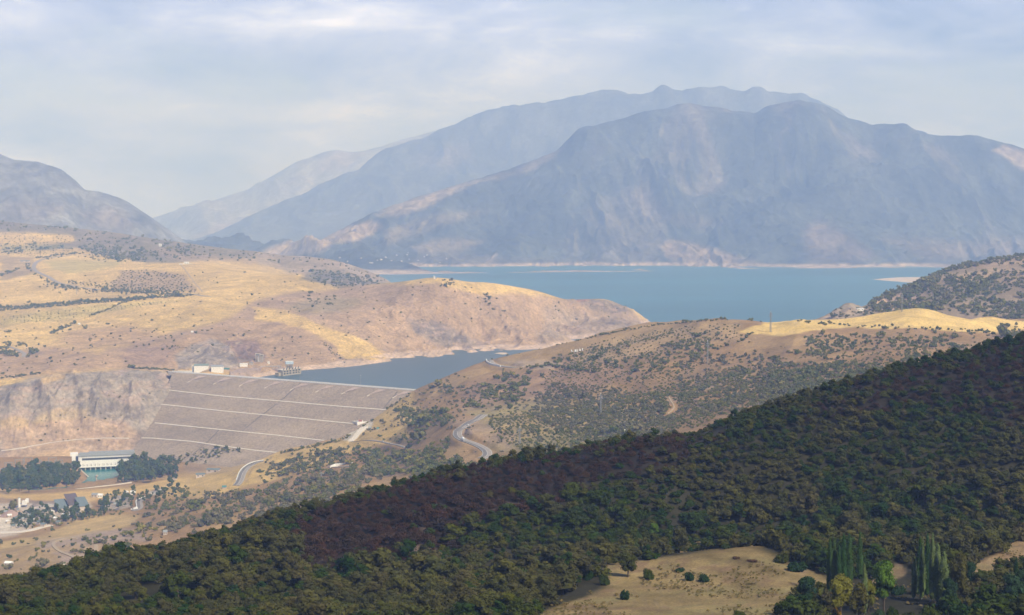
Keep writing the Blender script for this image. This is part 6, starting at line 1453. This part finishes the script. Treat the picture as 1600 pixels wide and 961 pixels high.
for kd, sh, px, pb, wp, hp, Y_, lab, nm in [
 ('wood','tree',1497,950,34,92,390,'broad dark green tree right of the pale poplars','tree'),('wil','tree',1487,962,26,60,380,'rounded green tree in front of the right poplar clump','tree'),
 ('lime','tree',1381,956,42,92,385,'bright yellow green tree between the two poplar clumps','tree'),('yel','tree',1357,958,24,62,385,'yellow leaved bushy tree left of the bright green tree','tree'),
 ('yel','tree',1313,966,44,78,380,'yellow green tree in front of the left poplar clump','tree'),('org','round',1308,968,22,34,378,'orange autumn bush at the bottom edge of the view','bush'),
 ('yel','round',1272,955,20,38,382,'yellow spotted bush left of the yellow green tree','bush'),('dk','tree',1262,958,40,62,384,'dark green rounded tree at the left of the yellow one','tree'),
 ('wood','round',1222,962,34,34,384,'olive green bush at the edge of the shaded meadow','bush'),('wood','round',1243,966,30,34,384,'second olive bush beside the dark rounded tree','bush'),
 ('wil','round',1370,972,36,26,375,'blue green bush at the bottom edge below the bright tree','bush'),('wood','tree',1342,975,34,70,376,'feathery olive tree behind the orange bush','tree'),
 ('dk','tree',1515,925,28,52,405,'dark umbrella crowned pine beside the dirt lane','pine_tree'),('dk','round',1402,930,26,26,400,'dark bush left of the right poplar clump','bush'),('dk','round',1560,930,44,38,400,'large dark shrub below the dirt lane','bush'),
 ('wil','tree',1580,958,44,74,388,'tall blue green tree at the right edge of the view','tree'),('wil','tree',1600,950,40,70,392,'blue green tree cut by the right edge of the view','tree'),('dk','tall',1587,930,12,66,398,'dark pointed cypress at the right edge','cypress_tree'),
 ('burnt','round',1594,975,30,44,372,'dark reddish round shrub in the bottom right corner','bush'),('dk','round',1528,960,22,28,382,'small dark shrub on the grass below the pine','bush'),('wood','round',1455,975,50,38,376,'olive bush below the right poplar clump','bush'),('wood','round',1420,975,30,28,378,'dry olive bush with a yellow edge at the bottom','bush'),('wood','round',1550,978,40,26,374,'low olive bush at the bottom edge near the right corner','bush'),('yel','round',1492,975,24,20,374,'yellow green low bush at the bottom edge','bush'),
 ('wood','round',1395,965,24,24,380,'rust green bush under the bright yellow green tree','bush'),('dk','tree',1480,958,24,60,388,'dark tree hidden between the poplars and the broad tree','tree'),
 # meadow
 ('dk','round',975,937,19,27,445,'dark round bush standing alone in the shaded meadow','bush'),('wood','round',943,914,22,24,452,'olive bush at the left border of the meadow','bush'),('wood','tree',981,902,32,42,458,'small spreading tree on the upper left border of the meadow','tree'),
 ('wood','round',1012,905,21,24,455,'green bush on the upper meadow, left of the group of three','bush'),('dk','round',1062,894,17,13,462,'low flat bush, leftmost of the group of three in the meadow','bush'),('dk','round',1078,907,20,22,455,'round dark bush, middle one of the group of three in the meadow','bush'),('dk','round',1101,909,24,20,455,'wide dark bush, right one of the group of three in the meadow','bush'),
 ('rust','round',1150,873,17,8,475,'low rusty bush on the meadow crest','bush'),('rust','round',1172,878,24,7,472,'wide low rusty bush right of the other rusty bush','bush'),('wood','round',1155,965,26,16,378,'green bush at the bottom edge of the meadow','bush'),
 ('lime','tree',1022,838,17,24,525,'single bright lime green tree in the dark woodland','tree'),('lime','round',775,842,10,11,545,'small bright green bush in the dark woodland','bush'),('wood','round',920,905,24,20,450,'dark olive bush left of the meadow','bush'),
 ('dk','round',1243,893,34,28,470,'large dark bush at the right border of the meadow','bush'),('wood','round',1222,880,28,22,475,'brown green bush at the back of the meadow','bush'),('wood','round',1268,888,26,24,472,'dark green bush beside the large dark one','bush'),
]: fg(kd, sh, px, pb, wp, hp, Y_, lab, 'bush' if nm == 'bush' else 'tree', name=nm)
